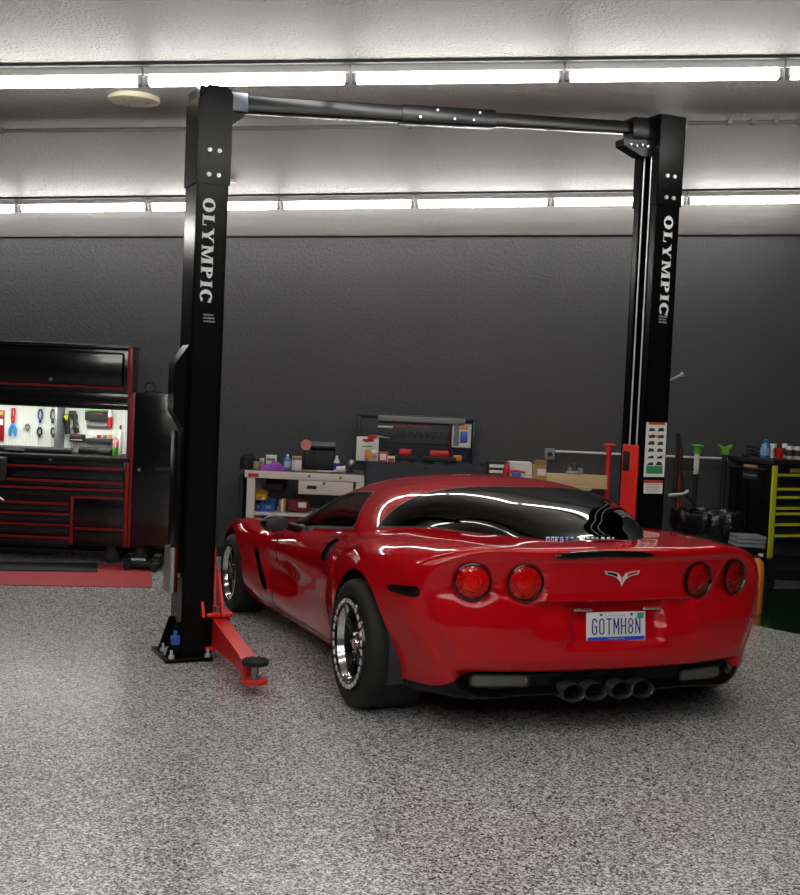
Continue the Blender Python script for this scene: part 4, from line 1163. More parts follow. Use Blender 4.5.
def pliers(u, v0, v1, mm, label):
    o = hang('pliers', label, 'hand tool', u, v0, HG); L = local(u, v0, u, v1, PB); h = L[3] - L[2]
    q = MB(); q.tube([(-.004, -.02, 0), (-.018, -.02, -.25 * h), (-.02, -.02, -.6 * h), (.006, -.02, -.82 * h), (.002, -.02, -h)], .008, 8); q.tube([(.004, -.02, 0), (.018, -.02, -.25 * h), (.02, -.02, -.6 * h), (-.006, -.02, -.82 * h), (-.002, -.02, -h)], .008, 8); q.build('handles', mm, o)
    q = MB(); q.tube([(0, -.02, -.8 * h), (0, -.02, -h)], [.014, .005], 8); q.tube([(0, -.02, -.02), (0, 0, -.01)], .004); q.build('jaws', m_dark_steel, o)
pliers(41, 409, 423, mat('dark_blue_grip', '#31347e', .5), 'dark blue pliers hung upside down on the pegboard')
pliers(53.5, 409, 423.5, mat('olive_grip', '#55584e', .5), 'grey pliers hung upside down right of the dark blue pair')
pliers(40.3, 427, 437.5, m_black_matte, 'small black pliers below the dark blue pair')
pliers(53.8, 427.5, 437.5, mat('charcoal_grip', '#3f4348', .5), 'small charcoal pliers below the grey pair')
pliers(28, 424, 431, m_grey, 'tiny pale pliers alone left of the dark blue pair')
o = hang('packaged_part', 'red and yellow carded packet at the left photo edge in the hutch', 'packet', 1.5, 410)
hbox(o, 'card', m_red_trim, -2, 410, 4, 441, .012, r=.002); hbox(o, 'card_top', mat('packet_yellow', '#d9b23a', .5), -1.5, 411, 3.6, 415, .004, .012, r=.001, label='yellow heading'); hbox(o, 'card_label', m_paper, -1.5, 419, 3.4, 425, .004, .012, r=.001)
def air_gun(u0, v0, u1, v1, mm, label, accent=None):
    o = hang('air_tool', label, 'power tool', (u0 + u1) / 2, v0); a0, a1, z0, z1 = local(u0, v0, u1, v1, PB); W = (a1 - a0); H_ = z1 - z0
    q = MB(); q.cyl((-W * .5, -.05, -H_ * .28), (W * .28, -.05, -H_ * .22), H_ * .2, H_ * .16, 16); q.tube([(W * .1, -.05, -H_ * .3), (W * .2, -.05, -H_ * .65), (W * .32, -.05, -H_)], [.03, .024, .026], 10); q.build('tool_body', mm, o)
    q = MB(); q.cyl((-W * .62, -.05, -H_ * .285), (-W * .45, -.05, -H_ * .28), .014, n=10); q.tube([(0, -.05, -.02), (0, 0, -.02)], .006); q.build('anvil', m_steel, o)
    if accent: q = MB(); q.lathe([(H_ * .172, -.02), (H_ * .178, 0), (H_ * .172, .02)], 16, Matrix.Translation((W * .05, -.05, -H_ * .235)), axis='x'); q.build('collar', accent, o)
air_gun(64.5, 413, 71, 434, m_black_matte, 'black air tool with a yellow collar left of centre on the pegboard', m_yellow)
air_gun(71.5, 409.5, 79, 426, m_dark_grey, 'dark grey air gun hanging between the yellow-collared tool and the green-topped case')
air_gun(74, 426, 79.5, 433, m_black_matte, 'small black tool just below the dark grey air gun')
o = hang('tool_case', 'black case with a green top strip on the pegboard', 'case', 98, 410)
c = hbox(o, 'case_body', m_black_matte, 86.5, 411.5, 108.5, 421, .06); hbox(o, 'case_strip', m_green, 86.5, 409.3, 108.5, 411.5, .064, label='green strip'); hbox(o, 'case_label', m_red, 95, 412.6, 104, 414, .004, .06, r=.001)
o = hang('wire_shelf', 'narrow pale shelf below the green-topped case', 'shelf', 98, 423)
hbox(o, 'shelf_back', m_grey, 87, 422.5, 108, 427, .012); hbox(o, 'shelf_lip', m_steel, 87, 426, 108, 427, .05)
o = hang('spray_can', 'red and white spray can at the right of the pegboard', 'can', 111, 410)
a0, a1, z0, z1 = local(108.7, 410, 113.4, 427, PB); r_ = (a1 - a0) / 2; h_ = z1 - z0
q = MB(); q.lathe([(0, -h_), (r_, -h_), (r_, -h_ * .42)], 20, Matrix.Translation((0, -r_ - .005, 0))); q.build('can_body', m_red, o)
q = MB(); q.lathe([(r_, -h_ * .42), (r_, -h_ * .18), (r_ * .6, -h_ * .12), (r_ * .6, 0), (0, 0)], 20, Matrix.Translation((0, -r_ - .005, 0))); q.build('cap', m_paper, o)
o = hang('socket_set', 'black socket tray with a red label below the dark air gun', 'tool tray', 78.5, 433)
hbox(o, 'tray', m_black_matte, 72, 434, 85.5, 441.5, .09); hbox(o, 'tray_label', m_red, 75, 434.6, 83, 436, .003, .09, r=.001); hbox(o, 'tray_edge', m_paper, 73, 439, 84.5, 440, .003, .09, r=.001)
o = hang('holder_shelf', 'long dark magnetic shelf at the lower right of the pegboard', 'shelf', 100, 437)
hbox(o, 'shelf_panel', m_dark_grey, 87, 438, 113, 443.5, .07)
for k, (mm, u) in enumerate(((m_paper, 91), (m_red, 98), (m_steel, 104), (m_orange, 109))): hbox(o, 'stored_item', mm, u, 434.5, u + 3.5, 438, .03, .015, .004)
def stand(name, label, cat, u, v, b, group=None, zbase=None):
    a, z = onb(u, v, b); return rthing(name, label, cat, a, b, z if zbase is None else zbase, group=group)
def sbox(o, name, m, u0, v0, u1, v1, b, d, zb=None, r=.006, label=None, off=0):
    a0, a1, z0, z1 = local(u0, v0, u1, v1, b); p = o.location; oa = p.dot(E1); oz = p.z
    q = MB(); q.bbox(a0 - oa, a1 - oa, off, off + d, max(z0 - oz, 0), z1 - oz, r); return q.build(name, m, o, label=label)
BW = B1 + .22
o = stand('rolled_mat', 'long dark roll lying along the hutch worktop', 'roll', 40, 451, BW, zbase=WT)
q = MB(); a0, a1, _, _ = local(-10, 449, 72, 452, BW); oa = o.location.dot(E1); q.cyl((a0 - oa, .0, .03), (a1 - oa, 0, .03), .03, n=16); q.build('roll', m_dark_grey, o)
q = MB(); q.cyl((a1 - oa - .002, 0, .03), (a1 - oa + .004, 0, .03), .012, n=12); q.build('roll_core', m_black_matte, o)
o = stand('work_glove', 'pair of dark gloves heaped on the left of the hutch worktop', 'gloves', 12, 449, B1 + .10, zbase=WT)
q = MB()
for k in range(6): q.ball((random.uniform(-.08, .08), random.uniform(-.03, .03), .02), .03, 12, 8, None, (1.6, 1, .65))
q.build('glove', m_black_matte, o)
o = stand('impact_wrench', 'black impact wrench lying on the right of the hutch worktop', 'power tool', 92, 450, B1 + .28, zbase=WT)
q = MB(); q.cyl((-.12, 0, .04), (.06, 0, .04), .036, .03, 14); q.build('tool_body', m_black_matte, o)
q = MB(); q.tube([(.03, 0, .04), (.12, -.03, .028), (.19, -.05, .026)], [.026, .024, .026], 10); q.build('handle', m_rubber, o)
o = stand('hand_drill', 'dark cordless tool lying beside the coloured bag in the hutch', 'power tool', 108, 450, B1 + .42, zbase=WT)
q = MB(); q.cyl((-.08, 0, .035), (.07, 0, .045), .034, .028, 14); q.build('tool_body', m_dark_grey, o); q = MB(); q.bbox(-.03, .03, -.05, .05, 0, .03, .008); q.build('battery', m_black_matte, o)
o = stand('snack_bag', 'pink and green foil bag standing at the right end of the hutch', 'bag', 115.5, 452, B1 + .3, zbase=WT)
a0, a1, z0, z1 = local(113, 434.5, 118.5, 451, B1 + .3); h_ = z1 - z0; W = a1 - a0
rows = []
for j in range(9):
    t = j / 8; d = .03 * math.sin(PI * min(1, .12 + t * .88)) ; rows.append([(W * (i / 8 - .5), -d * math.sin(PI * i / 8), t * h_) for i in range(9)])
rows2 = [[(x, -y, z) for x, y, z in r] for r in rows]
q = MB(); q.grid(rows[:5]); q.grid(rows2[:5]); q.build('bag_bottom', m_green, o, label='green lower half'); q = MB(); q.grid(rows[4:]); q.grid(rows2[4:]); q.build('bag_top', mat('foil_pink', '#d98a93', .3), o, label='pink upper half')
def bottle(name, label, cat, u, v0, v1, wpx, b, zb, mb, mc, neck=.45, mlab=None, group=None):
    """lathe bottle: body, cap and optional label band"""
    o = stand(name, label, cat, u, v1, b, group, zb); a0, a1, z0, z1 = local(u - wpx / 2, v0, u + wpx / 2, v1, b); r = (a1 - a0) / 2; h = max(z1 - zb, .05)
    q = MB(); q.lathe([(0, 0), (r * .92, 0), (r, h * .03), (r, h * .62), (r * .85, h * .72), (r * neck, h * .82), (r * neck, h * .88), (0, h * .88)], 24); q.build('bottle_body', mb, o)
    q = MB(); q.lathe([(r * neck * 1.1, h * .86), (r * neck * 1.1, h * .97), (r * neck * .8, h), (0, h)], 20); q.build('cap', mc, o)
    if mlab: q = MB(); q.lathe([(r * 1.01, h * .15), (r * 1.015, h * .16), (r * 1.015, h * .54), (r * 1.01, h * .55)], 24); q.build('label_band', mlab, o)
    return o
bottle('spray_bottle', 'white bottle against the right end wall of the hutch', 'bottle', 119.8, 425, 451, 3.6, B1 + .40, WT, m_paper, m_dark_grey)
# overhead cabinet
z0o = z1h; zo = zat(343, B1, 65)
o = rthing('overhead_cabinet', 'black overhead cabinet with a lift-up door above the lit hutch', 'cabinet', aL, B1, z0o)
S3 = Spot(o, aL, B1, z0o); H = zo - z0o
q = MB(); q.bbox(0, CWID - .01, .04, .34, 0, H, .01); q.build('cabinet_body', m_black_gloss, o)
x0, x1, z0, z1 = S3.px(-60, 349, 123.5, 383)
q = MB(); q.bbox(.02, x1, .0, .045, z0, z1, .02); d = q.build('door', m_black_gloss, o)
q = MB(); q.prism([(-.02, z0 - .02), (.0, z0 - .002), (.03, z0 - .002), (.03, z0 - .028)], .02, x1, 'x'); q.build('door_rail', m_red_trim, d, label='red rail along the foot of the door')
x0, x1, z0, z1 = S3.px(49.5, 377.5, 53, 381)
q = MB(); q.lathe([(0, -.02), (.016, -.02), (.018, -.01), (.01, 0)], 16, Matrix.Translation(((x0 + x1) / 2, 0, (z0 + z1) / 2)), axis='y'); q.build('door_lock', m_steel, d)
q = MB(); q.bbox(0, CWID, -.005, .35, H - .04, H, .015); q.build('top_edge', m_black_gloss, o)
q = MB(); q.bbox(CWID - .04, CWID, -.01, .05, .0, H - .01, .004); q.build('edge_strip', m_red_trim, o, label='red corner strip')
# side locker
aLk = onb(129.2, 470, B1)[0]; aRk = onb(180, 470, B1)[0]; LW = aRk - aLk; zk = zat(393, B1, 150)
o = rthing('side_locker', 'tall narrow black locker with a red edge, between tool chest and left lift column', 'locker', aLk + .004, B1)
S4 = Spot(o, aLk, B1)
q = MB(); q.bbox(0, LW, .02, .62, zf_, zk, .008); q.build('locker_body', m_black_gloss, o)
q = MB(); q.bbox(.03, LW - .01, .0, .03, zf_ + .02, zk - .02, .008); d = q.build('door', m_black_gloss, o)
q = MB(); q.bbox(.0, .028, -.006, .03, zf_, zk, .004); q.build('edge_strip', m_red_trim, o, label='red corner strip')
x0, x1, z0, z1 = S4.px(155, 467.5, 178, 471.5); q = MB(); q.bbox(x0, x1, -.03, .002, z0, z1, .008); q.build('door_handle', m_dark_grey, d)
x0, x1, z0, z1 = S4.px(137, 468, 140, 471.5); q = MB(); q.lathe([(0, -.01), (.014, -.01), (.016, 0)], 14, Matrix.Translation(((x0 + x1) / 2, 0, (z0 + z1) / 2)), axis='y'); q.build('lock', m_steel, d)
for x in (.10, LW - .1):
    for y in (.12, .5): caster(o, x, y, zf_)
o = rthing('cable_loop', 'small black cable loop lying on top of the side locker', 'cable', onb(150, 391, B1 + .2)[0], B1 + .2, zk)
q = MB(); q.tube([(.05 * math.cos(a), 0.02 * math.cos(a * 2), .052 + .045 * math.sin(a)) for a in np.linspace(0, 2 * PI, 20, endpoint=False)], .007, 8, closed=True); q.build('loop', m_black_matte, o); q = MB(); q.tube([(-.05, 0, .008), (0, 0, .012), (.12, .02, .008)], .008); q.build('plug_lead', m_black_matte, o)
# low floor jack in front of the locker
p = onz(152, 563); aj = p.dot(E1); bj = p.dot(E2)
o = rthing('floor_jack', 'low black jack with bright metal parts on the floor in front of the locker', 'jack', aj, min(bj, B1 - .2))
q = MB(); q.bbox(-.16, .16, -.10, .10, .03, .075, .012); q.build('jack_frame', m_black_matte, o)
q = MB(); q.cyl((-.11, 0, .085), (.02, 0, .085), .022, n=14); q.lathe([(0, .075), (.035, .075), (.04, .095), (0, .1)], 20, Matrix.Translation((.1, 0, 0))); q.build('lifting_saddle', m_steel, o)
for sx in (-.12, .12):
    for sy in (-.115, .115): q = MB(); q.lathe([(0, -.012), (.03, -.012), (.03, .012), (0, .012)], 18, Matrix.Translation((sx, sy, .03)), axis='y'); q.build('jack_wheel', m_rubber, o)
# dark box cut by the left photo edge
a_, z_ = onb(2, 497, B1 - .06)
o = rthing('hanging_bin', 'black bin hooked on the chest drawers at the left photo edge', 'bin', onb(-4, 470, B1 - .06)[0], B1 - .22, 0)
zz0, zz1 = zat(497, B1 - .1, 3), zat(457, B1 - .1, 3)
q = MB(); q.bbox(-.12, .095, .0, .185, zz0 + .15, zz1, .01); q.build('bin_body', m_black_matte, o); q = MB(); q.tube([(-.12, -.005, zz0 + .13), (.05, -.01, zz0 + .04), (.13, -.005, zz0 - .02)], .01, 8); q.build('bin_handle', m_steel, o, label='bright bar below')
# mats
def mat_thing(name, label, px, z, m, mname, zb=0):
    pts = [onz(u, v) for u, v in px]; c = sum(pts, Vector()) / len(pts); c.z = zb
    o = thing(name, label, 'mat', c)
    q = MB(); q.prism([(p.x - c.x, p.y - c.y) for p in pts], 0, z, 'z'); q.build(mname, m, o); return o
mat_thing('floor_mat', 'long red mat on the floor in front of the tool chest', [(-70, 560.5), (151, 565.5), (152, 588), (-70, 584.5)], .008, m_red_mat, 'mat_surface')
pts = [onz(u, v) for u, v in ((-70, 563), (97, 565), (97.5, 573), (-70, 571))]; c = sum(pts, Vector()) / 4; c.z = .008
o = thing('rubber_mat', 'narrow black mat lying on the red floor mat', 'mat', c); q = MB(); q.prism([(p.x - c.x, p.y - c.y) for p in pts], 0, .012, 'z'); q.build('mat_surface', m_dark_grey, o)
mat_thing('green_floor_panel', 'glossy dark green floor panel behind the right rear of the car', [(690, 590), (900, 588), (900, 650), (792, 633), (720, 618)], .003, mat('green_epoxy', '#12341f', .12, coat=.5), 'panel_surface')

# ---------------------------------------------------------------- white workbench
B2 = 11.0
aw0 = onb(247, 480, B2)[0]; aw1 = onb(364, 480, B2)[0]; WW = aw1 - aw0; zw = zat(472, B2, 300); za = zat(478, B2, 300)
o = rthing('workbench', 'white steel workbench with a drawer and lower shelf, behind the car', 'workbench', aw0, B2)
S5 = Spot(o, aw0, B2)
q = MB(); q.bbox(-.03, WW, -.02, .60, zw - .025, zw, .006); q.build('bench_top', m_dark_grey, o)
q = MB(); q.bbox(-.02, WW, -.025, .0, za - .015, zw - .003, .004); q.build('apron', m_cream, o)
for x0, x1 in ((0, .075), (WW - .075, WW)):
    for y in (.0, .52): q = MB(); q.bbox(x0, x1, y, y + .07, 0, zw - .03, .006); q.build('leg', m_cream, o)
zs_ = zat(514, B2, 300)
q = MB(); q.bbox(.02, WW - .02, .02, .62, zs_ - .03, zs_, .006); q.build('lower_shelf', m_cream, o)
x0, x1, z0, z1 = S5.px(298.5, 478.5, 353, 495); q = MB(); q.bbox(x0, x1, -.01, .5, z0, z1, .006); d = q.build('drawer', m_cream, o)
x0, x1, z0, z1 = S5.px(307, 485.5, 316.5, 489); q = MB(); q.bbox(x0, x1, -.014, -.009, z0, z1, .001); q.build('drawer_label', m_black_matte, d, label='small dark name label')
for u, v in ((324.5, 483), (309.5, 476), (340.5, 477.5)):
    x0, x1, z0, z1 = S5.px(u - 1, v - 1, u + 1, v + 1); q = MB(); q.lathe([(0, -.03), (.012, -.028), (.012, -.02), (.007, -.0)], 14, Matrix.Translation(((x0 + x1) / 2, -.01, (z0 + z1) / 2)), axis='y'); q.build('knob', m_dark_steel, o)
x0, x1, z0, z1 = S5.px(248.5, 473.2, 259, 476.6); q = MB(); q.bbox(x0, x1, -.030, -.024, z0, z1, .001); q.build('maker_label', m_red, o, label='red label on the front edge')
q = MB(); q.bbox(-.075, -.035, .02, .6, 0.02, zw - .05, .006); q.build('side_panel', m_black_matte, o)
# on the lower shelf
ZS = zs_
def shelf_box(name, label, cat, u0, v0, u1, v1, m, d=.3, db=.09, group=None):
    b = B2 + db; a0, a1, z0, z1 = local(u0, v0, u1, v1, b); return a0, a1, z0, z1, b
a0, a1, z0, z1, b = shelf_box('', '', '', 262, 503, 274.5, 511, None)
def bin_thing(name, label, a0, a1, z, h, b, m, d=.22, group=None):
    o = rthing(name, label, 'storage bin', (a0 + a1) / 2, b, z, group=group); W = (a1 - a0) / 2
    q = MB(); t = .006
    q.box(-W, W, 0, d, 0, t); q.box(-W, -W + t, 0, d, t, h); q.box(W - t, W, 0, d, t, h); q.box(-W, W, d - t, d, t, h); q.prism([(0, t), (t, t), (t - .01, h * .7), (-.01, h * .7)], -W, W, 'x'); q.build('bin_tray', m, o)
    q = MB(); q.bbox(-W * .4, W * .4, -.014, -.004, h * .25, h * .5, .002); q.build('label_holder', m_grey, o); return o
hA = .105
o1 = bin_thing('storage_bin', 'blue open bin on the lower bench shelf', a0, a1, ZS, hA, b, m_blue)
a2, a3, _, _, b = shelf_box('', '', '', 254.5, 503, 261.6, 511, None); bin_thing('storage_bin', 'dark blue bin next to the bench leg', a2, a3, ZS, hA, b, mat('deep_blue', '#173a78', .4))
a2, a3, _, _, b = shelf_box('', '', '', 254.8, 496, 266, 502.5, None)
bin_thing('storage_bin', 'yellow bin stacked on the blue bins under the bench', a2, a3, ZS + hA, .075, b, mat('bin_yellow', '#dba91e', .45))
a2, a3, z0, z1, b = shelf_box('', '', '', 266, 481, 284.5, 493, None, db=.25)
o = rthing('speaker_box', 'black box hanging under the bench top left of the drawer', 'box', (a2 + a3) / 2, B2 + .25, z0); h_ = zw - .03 - z0
q = MB(); q.bbox(-(a3 - a2) / 2, (a3 - a2) / 2, 0, .25, 0, h_, .012); q.build('box_body', m_black_matte, o); q = MB(); q.bbox(-.07, .07, -.008, .002, .03, .09, .003); q.build('front_panel', m_dark_grey, o)
a2, a3, z0, z1, b = shelf_box('', '', '', 286.5, 495, 309, 511, None, db=.08)
o = rthing('tool_bag', 'maroon tool bag on the lower bench shelf', 'bag', (a2 + a3) / 2, b, ZS); W = (a3 - a2) / 2
q = MB(); q.bbox(-W, W, 0, .2, 0, .13, .045); q.build('bag_body', mat('maroon_cloth', '#6d1f2c', .8, bump=.2, bscale=80), o); q = MB(); q.tube([(-W * .5, .1, .12), (-W * .4, .1, .155), (W * .4, .1, .155), (W * .5, .1, .12)], .01, 8); q.build('bag_handle', m_black_matte, o); q = MB(); q.bbox(W * .05, W * .75, -.006, .01, .05, .10, .004); q.build('bag_label', m_paper, o)
a2, a3, z0, z1, b = shelf_box('', '', '', 279, 500, 285.5, 511, None, db=.1)
o = rthing('cardboard_box', 'small cardboard box between the blue bin and the maroon bag', 'box', (a2 + a3) / 2, b, ZS); W = (a3 - a2) / 2
q = MB(); q.bbox(-W, W, 0, .12, 0, .115, .003); q.build('box_body', m_card, o); q = MB(); q.box(-.008, .008, -.001, .121, 0.0, .1165); q.build('tape', m_paper, o)
# on the bench top
BT = B2 + .22
def jar(name, label, u, v0, v1, wpx, mb, mlid, b=None):
    b = b or BT; o = stand(name, label, 'jar', u, v1, b, None, zw); a0, a1, z0, z1 = local(u - wpx / 2, v0, u + wpx / 2, v1, b); r = (a1 - a0) / 2; h = z1 - zw
    q = MB(); q.lathe([(0, 0), (r * .95, 0), (r, h * .05), (r, h * .68), (r * .93, h * .74), (0, h * .74)], 24); q.build('jar_body', mb, o); q = MB(); q.lathe([(r * .96, h * .73), (r * .98, h * .76), (r * .98, h * .97), (r * .9, h), (0, h)], 24); q.build('lid', mlid, o); return o
bottle('spray_bottle', 'dark bottle at the left end of the white workbench', 'bottle', 251, 449, 471, 5, BT + .1, zw, m_black_matte, m_dark_grey, .35)
o = stand('black_canister', 'squat black canister at the left corner of the white workbench', 'can', 246, 471, BT - .1, None, zw); q = MB(); q.lathe([(0, 0), (.055, 0), (.06, .01), (.06, .10), (.05, .115), (0, .115)], 24); q.build('can_body', m_black_matte, o); q = MB(); q.lathe([(0.03, .115), (.03, .14), (0, .14)], 16); q.build('lid', m_dark_grey, o)
jar('tan_jar', 'beige jar between the dark bottle and the purple cloth', 256, 458, 471.5, 5.5, mat('beige_label', '#b5a37e', .5), m_black_matte)
jar('tan_tube', 'slim beige can left of the purple cloth, behind it', 261.5, 458, 471.5, 4.5, mat('tan_label', '#a9946a', .5), m_cream, BT + .12)
o = stand('parts_box', 'small white carton standing behind the purple cloth', 'box', 270.5, 471, BT + .2, None, zw)
a0, a1, z0, z1 = local(266, 455, 275.5, 471, BT + .2); h_ = z1 - zw; q = MB(); q.bbox(-(a1 - a0) / 2, (a1 - a0) / 2, 0, .07, 0, h_, .003); q.build('box_body', m_paper, o); q = MB(); q.box(-(a1 - a0) * .4, (a1 - a0) * .4, -.0015, .001, h_ * .55, h_ * .75); q.build('print_band', m_grey, o)
# purple cloth: a crumpled heap
o = stand('purple_cloth', 'crumpled purple cloth heaped on the white workbench', 'cloth', 272.5, 471.5, BT - .12, None, zw)
a0, a1, z0, z1 = local(260.5, 460, 285, 471.5, BT - .10); W = (a1 - a0) / 2; h_ = z1 - zw
rows = []
for i in range(25):
    row = []
    for j in range(17):
        x = -1 + 2 * i / 24; y = -1 + 2 * j / 16; rr = min(1, math.hypot(x * .98, y * .98)); prof = max(0, 1 - rr ** 2.2)
        r4 = max(abs(x), abs(y)) ; z = h_ * (1 - r4 ** 5) * (.70 + .20 * math.sin(4.4 * x + .8 + 1.2 * y) + .10 * math.cos(8 * x - 3 * y)) + .008 * (1 - r4) * math.sin(15 * x + 5 * y)
        row.append((W * x * (1 + .06 * math.sin(7 * y)), .095 * y * (1 + .1 * math.sin(6 * x)), max(.004, z)))
    rows.append(row)
q = MB(); q.grid(rows); q.grid([[(p[0], p[1], 0) for p in r] for r in (rows[0], rows[-1])]); q.build('cloth_folds', m_purple, o)
bottle('blue_bottle', 'bright blue bottle with a white cap right of the purple cloth', 'bottle', 287, 454, 471.5, 6, BT, zw, mat('sky_blue', '#2f86c9', .35), m_paper, .35, mat('blue_label', '#b8d7ee', .5))
jar('white_jar', 'white jar with a tan lid right of the blue bottle', 296.3, 456, 471.5, 9.5, m_paper, m_card)
# ribbed organiser and the roll on top of it
bO = B2 + .38
o = stand('bit_organizer', 'black ribbed organizer standing at the back of the white workbench', 'organizer', 318, 471, bO, None, zw)
a0, a1, z0, z1 = local(303, 450, 333.5, 470.5, bO); W = (a1 - a0) / 2; h_ = z1 - zw
q = MB(); q.bbox(-W, W, .02, .16, 0, h_, .006); q.build('organizer_body', m_black_matte, o)
for k in range(11): q = MB(); x = -W + .02 + (2 * W - .04) * (k + .5) / 11; q.bbox(x - .008, x + .008, .0, .025, .01, h_ - .01, .004); q.build('rib', m_dark_grey, o)
o = rthing('polish_roll', 'grey roll with a pink round end lying on the black organizer', 'roll', onb(318, 446, bO)[0], bO + .08, zw + h_ + .002)
q = MB(); q.cyl((-W * .9, 0, .042), (W * 1.1, 0, .042), .042, n=24); q.build('roll', m_dark_steel, o); q = MB(); q.lathe([(0, -.006), (.05, -.006), (.05, .02), (0.042, .03)], 24, Matrix.Translation((-W * .78, -.042, .046)), axis='y'); q.build('round_badge', mat('pale_red', '#e0877c', .5), o, label='pink disc')
bottle('blue_cleaner', 'small white bottle with a dark blue lower half right of the organizer', 'bottle', 336.3, 455.5, 471, 5, BT, zw, m_paper, m_paper, .4, mat('violet_blue', '#2c2f8c', .4))
o = stand('paper_cup', 'small white cup lying on the bench right of the blue-labelled bottle', 'cup', 340.5, 471, BT - .1, None, zw); q = MB(); q.lathe([(0, -.04), (.026, -.04), (.033, .04), (.030, .04), (.024, -.035)], 20, Matrix.Translation((0, 0, .032)), axis='x'); q.build('cup_wall', m_paper, o); q = MB(); q.lathe([(.035, .036), (.037, .04), (.035, .044), (.031, .042)], 20, Matrix.Translation((0, 0, .034)), closed=True, axis='x'); q.build('rim', m_cream, o)
o = stand('chrome_dome', 'shiny round metal bowl on a dark stand near the right end of the bench', 'lamp', 351, 471, BT, None, zw)
q = MB(); q.ball((0, 0, .085), .036); q.build('dome', m_steel, o); q = MB(); q.lathe([(0, 0), (.04, 0), (.04, .01), (.012, .02), (.012, .055), (0, .055)], 20); q.build('stand', m_black_matte, o)
o = stand('paper_sheets', 'loose white papers lying in front of the black organizer', 'papers', 318, 471, BT - .02, None, zw)
for k, (x, r_) in enumerate(((-.10, .2), (.06, -.15), (.15, .1))): q = MB(); q.box(-.07, .07, -.06, .06, .002 * k, .002 * k + .002, Matrix.Translation((x, 0, 0)) @ Matrix.Rotation(r_, 4, 'Z')); q.build('sheet', m_paper if k else m_card, o)

# ---------------------------------------------------------------- dark blue-black cart with open lid
B3 = 11.2
ac0 = onb(365, 470, B3)[0]; ac1 = onb(487, 470, B3)[0]; WC = ac1 - ac0; zc_ = zat(463.5, B3, 420)
o = rthing('tool_cart', 'dark navy tool cart with its lid open, behind the car roof', 'tool cart', ac0, B3)
S6 = Spot(o, ac0, B3)
q = MB(); q.bbox(0, WC, 0, .55, .16, zc_ - .22, .012); q.build('cart_body', m_navy, o)
for k in range(3): q = MB(); z = zc_ - .38 - k * .2; q.bbox(.02, WC - .02, -.012, .02, z, z + .18, .006); d = q.build('drawer', m_navy, o); q = MB(); q.bbox(.04, WC - .04, -.03, -.01, z + .15, z + .165, .004); q.build('drawer_pull', m_steel, d)
q = MB(); t = .012; q.box(0, WC, 0, t, zc_ - .22, zc_); q.box(0, WC, .55 - t, .55, zc_ - .22, zc_); q.box(0, t, 0, .55, zc_ - .22, zc_); q.box(WC - t, WC, 0, .55, zc_ - .22, zc_); q.box(0, WC, 0, .55, zc_ - .06, zc_ - .05); q.build('top_tray', m_navy, o)
x0, x1, z0, z1 = S6.px(424.5, 466.5, 427, 469); q = MB(); q.lathe([(0, -.012), (.014, -.01), (.016, 0)], 14, Matrix.Translation(((x0 + x1) / 2, 0, (z0 + z1) / 2)), axis='y'); q.build('lock', m_black_matte, o)
for x in (.1, WC - .1):
    for y in (.1, .45): caster(o, x, y, .16)
bL = B3 + .53
x0, x1, z0, z1 = S6.px(357, 415.5, 475, 464, .53); LZ0, LZ1 = zc_ - .01, z1
q = MB(); q.bbox(x0, x1, .54, .565, LZ0, LZ1, .006); q.bbox(x0, x0 + .03, .48, .545, LZ0, LZ1, .006); q.bbox(x1 - .03, x1, .48, .545, LZ0, LZ1, .006); q.bbox(x0, x1, .48, .545, LZ1 - .03, LZ1, .006); lid = q.build('lid', m_navy, o, label='open lid standing upright')
a0, a1, z0, z1 = S6.px(378, 417, 465.5, 423, .46); q = MB(); q.bbox(a0, a1, .46, .50, z0, z1, .008); q.build('lid_channel', m_grey, lid, label='grey bar along the top')
a0, a1, z0, z1 = S6.px(356, 443.2, 475, 444.6, .535); q = MB(); q.bbox(x0 + .03, x1 - .03, .534, .542, z0, z1, .001); q.build('lid_seam', m_black_matte, lid)
a0, a1, z0, z1 = S6.px(379, 431, 451, 438, .535)
q = xform(text_fit('CORNWELL', a1 - a0, z1 - z0, shear=.35, bold=.02), frame(((a0 + a1) / 2, .5385, (z0 + z1) / 2), (1, 0, 0), (0, 0, 1))); q.build('lid_lettering', m_black_matte, lid, label='black slanted lettering')
LB2 = B3 + .53
def lid_thing(name, label, cat, u, v): a, z = onb(u, v, LB2); return rthing(name, label, cat, a, LB2, z)
def lbox(o, name, m, u0, v0, u1, v1, d, off=0, r=.004, label=None):
    a0, a1, z0, z1 = local(u0, v0, u1, v1, LB2); p = o.location; oa = p.dot(E1); q = MB(); q.bbox(a0 - oa, a1 - oa, -off - d, -off, z0 - p.z, z1 - p.z, r); return q.build(name, m, o, label=label)
o = lid_thing('calendar_poster', 'white poster with red figures pinned at the left of the open cart lid', 'poster', 367.5, 436)
lbox(o, 'poster_sheet', m_paper, 357, 436, 378, 461, .003, .05, r=.001); lbox(o, 'poster_art', m_orange, 365, 449, 371, 459.5, .001, .0535, r=.0005); lbox(o, 'poster_art', m_red, 363, 438.5, 374, 441.5, .001, .0535, r=.0005); lbox(o, 'poster_art', m_green, 362.5, 445, 372, 447, .001, .0535, r=.0005); lbox(o, 'poster_art', m_steel, 372, 450, 376.5, 459, .001, .0535, r=.0005)
o = lid_thing('red_snips', 'red-handled snips held in front of the poster on the cart lid', 'hand tool', 376, 436)
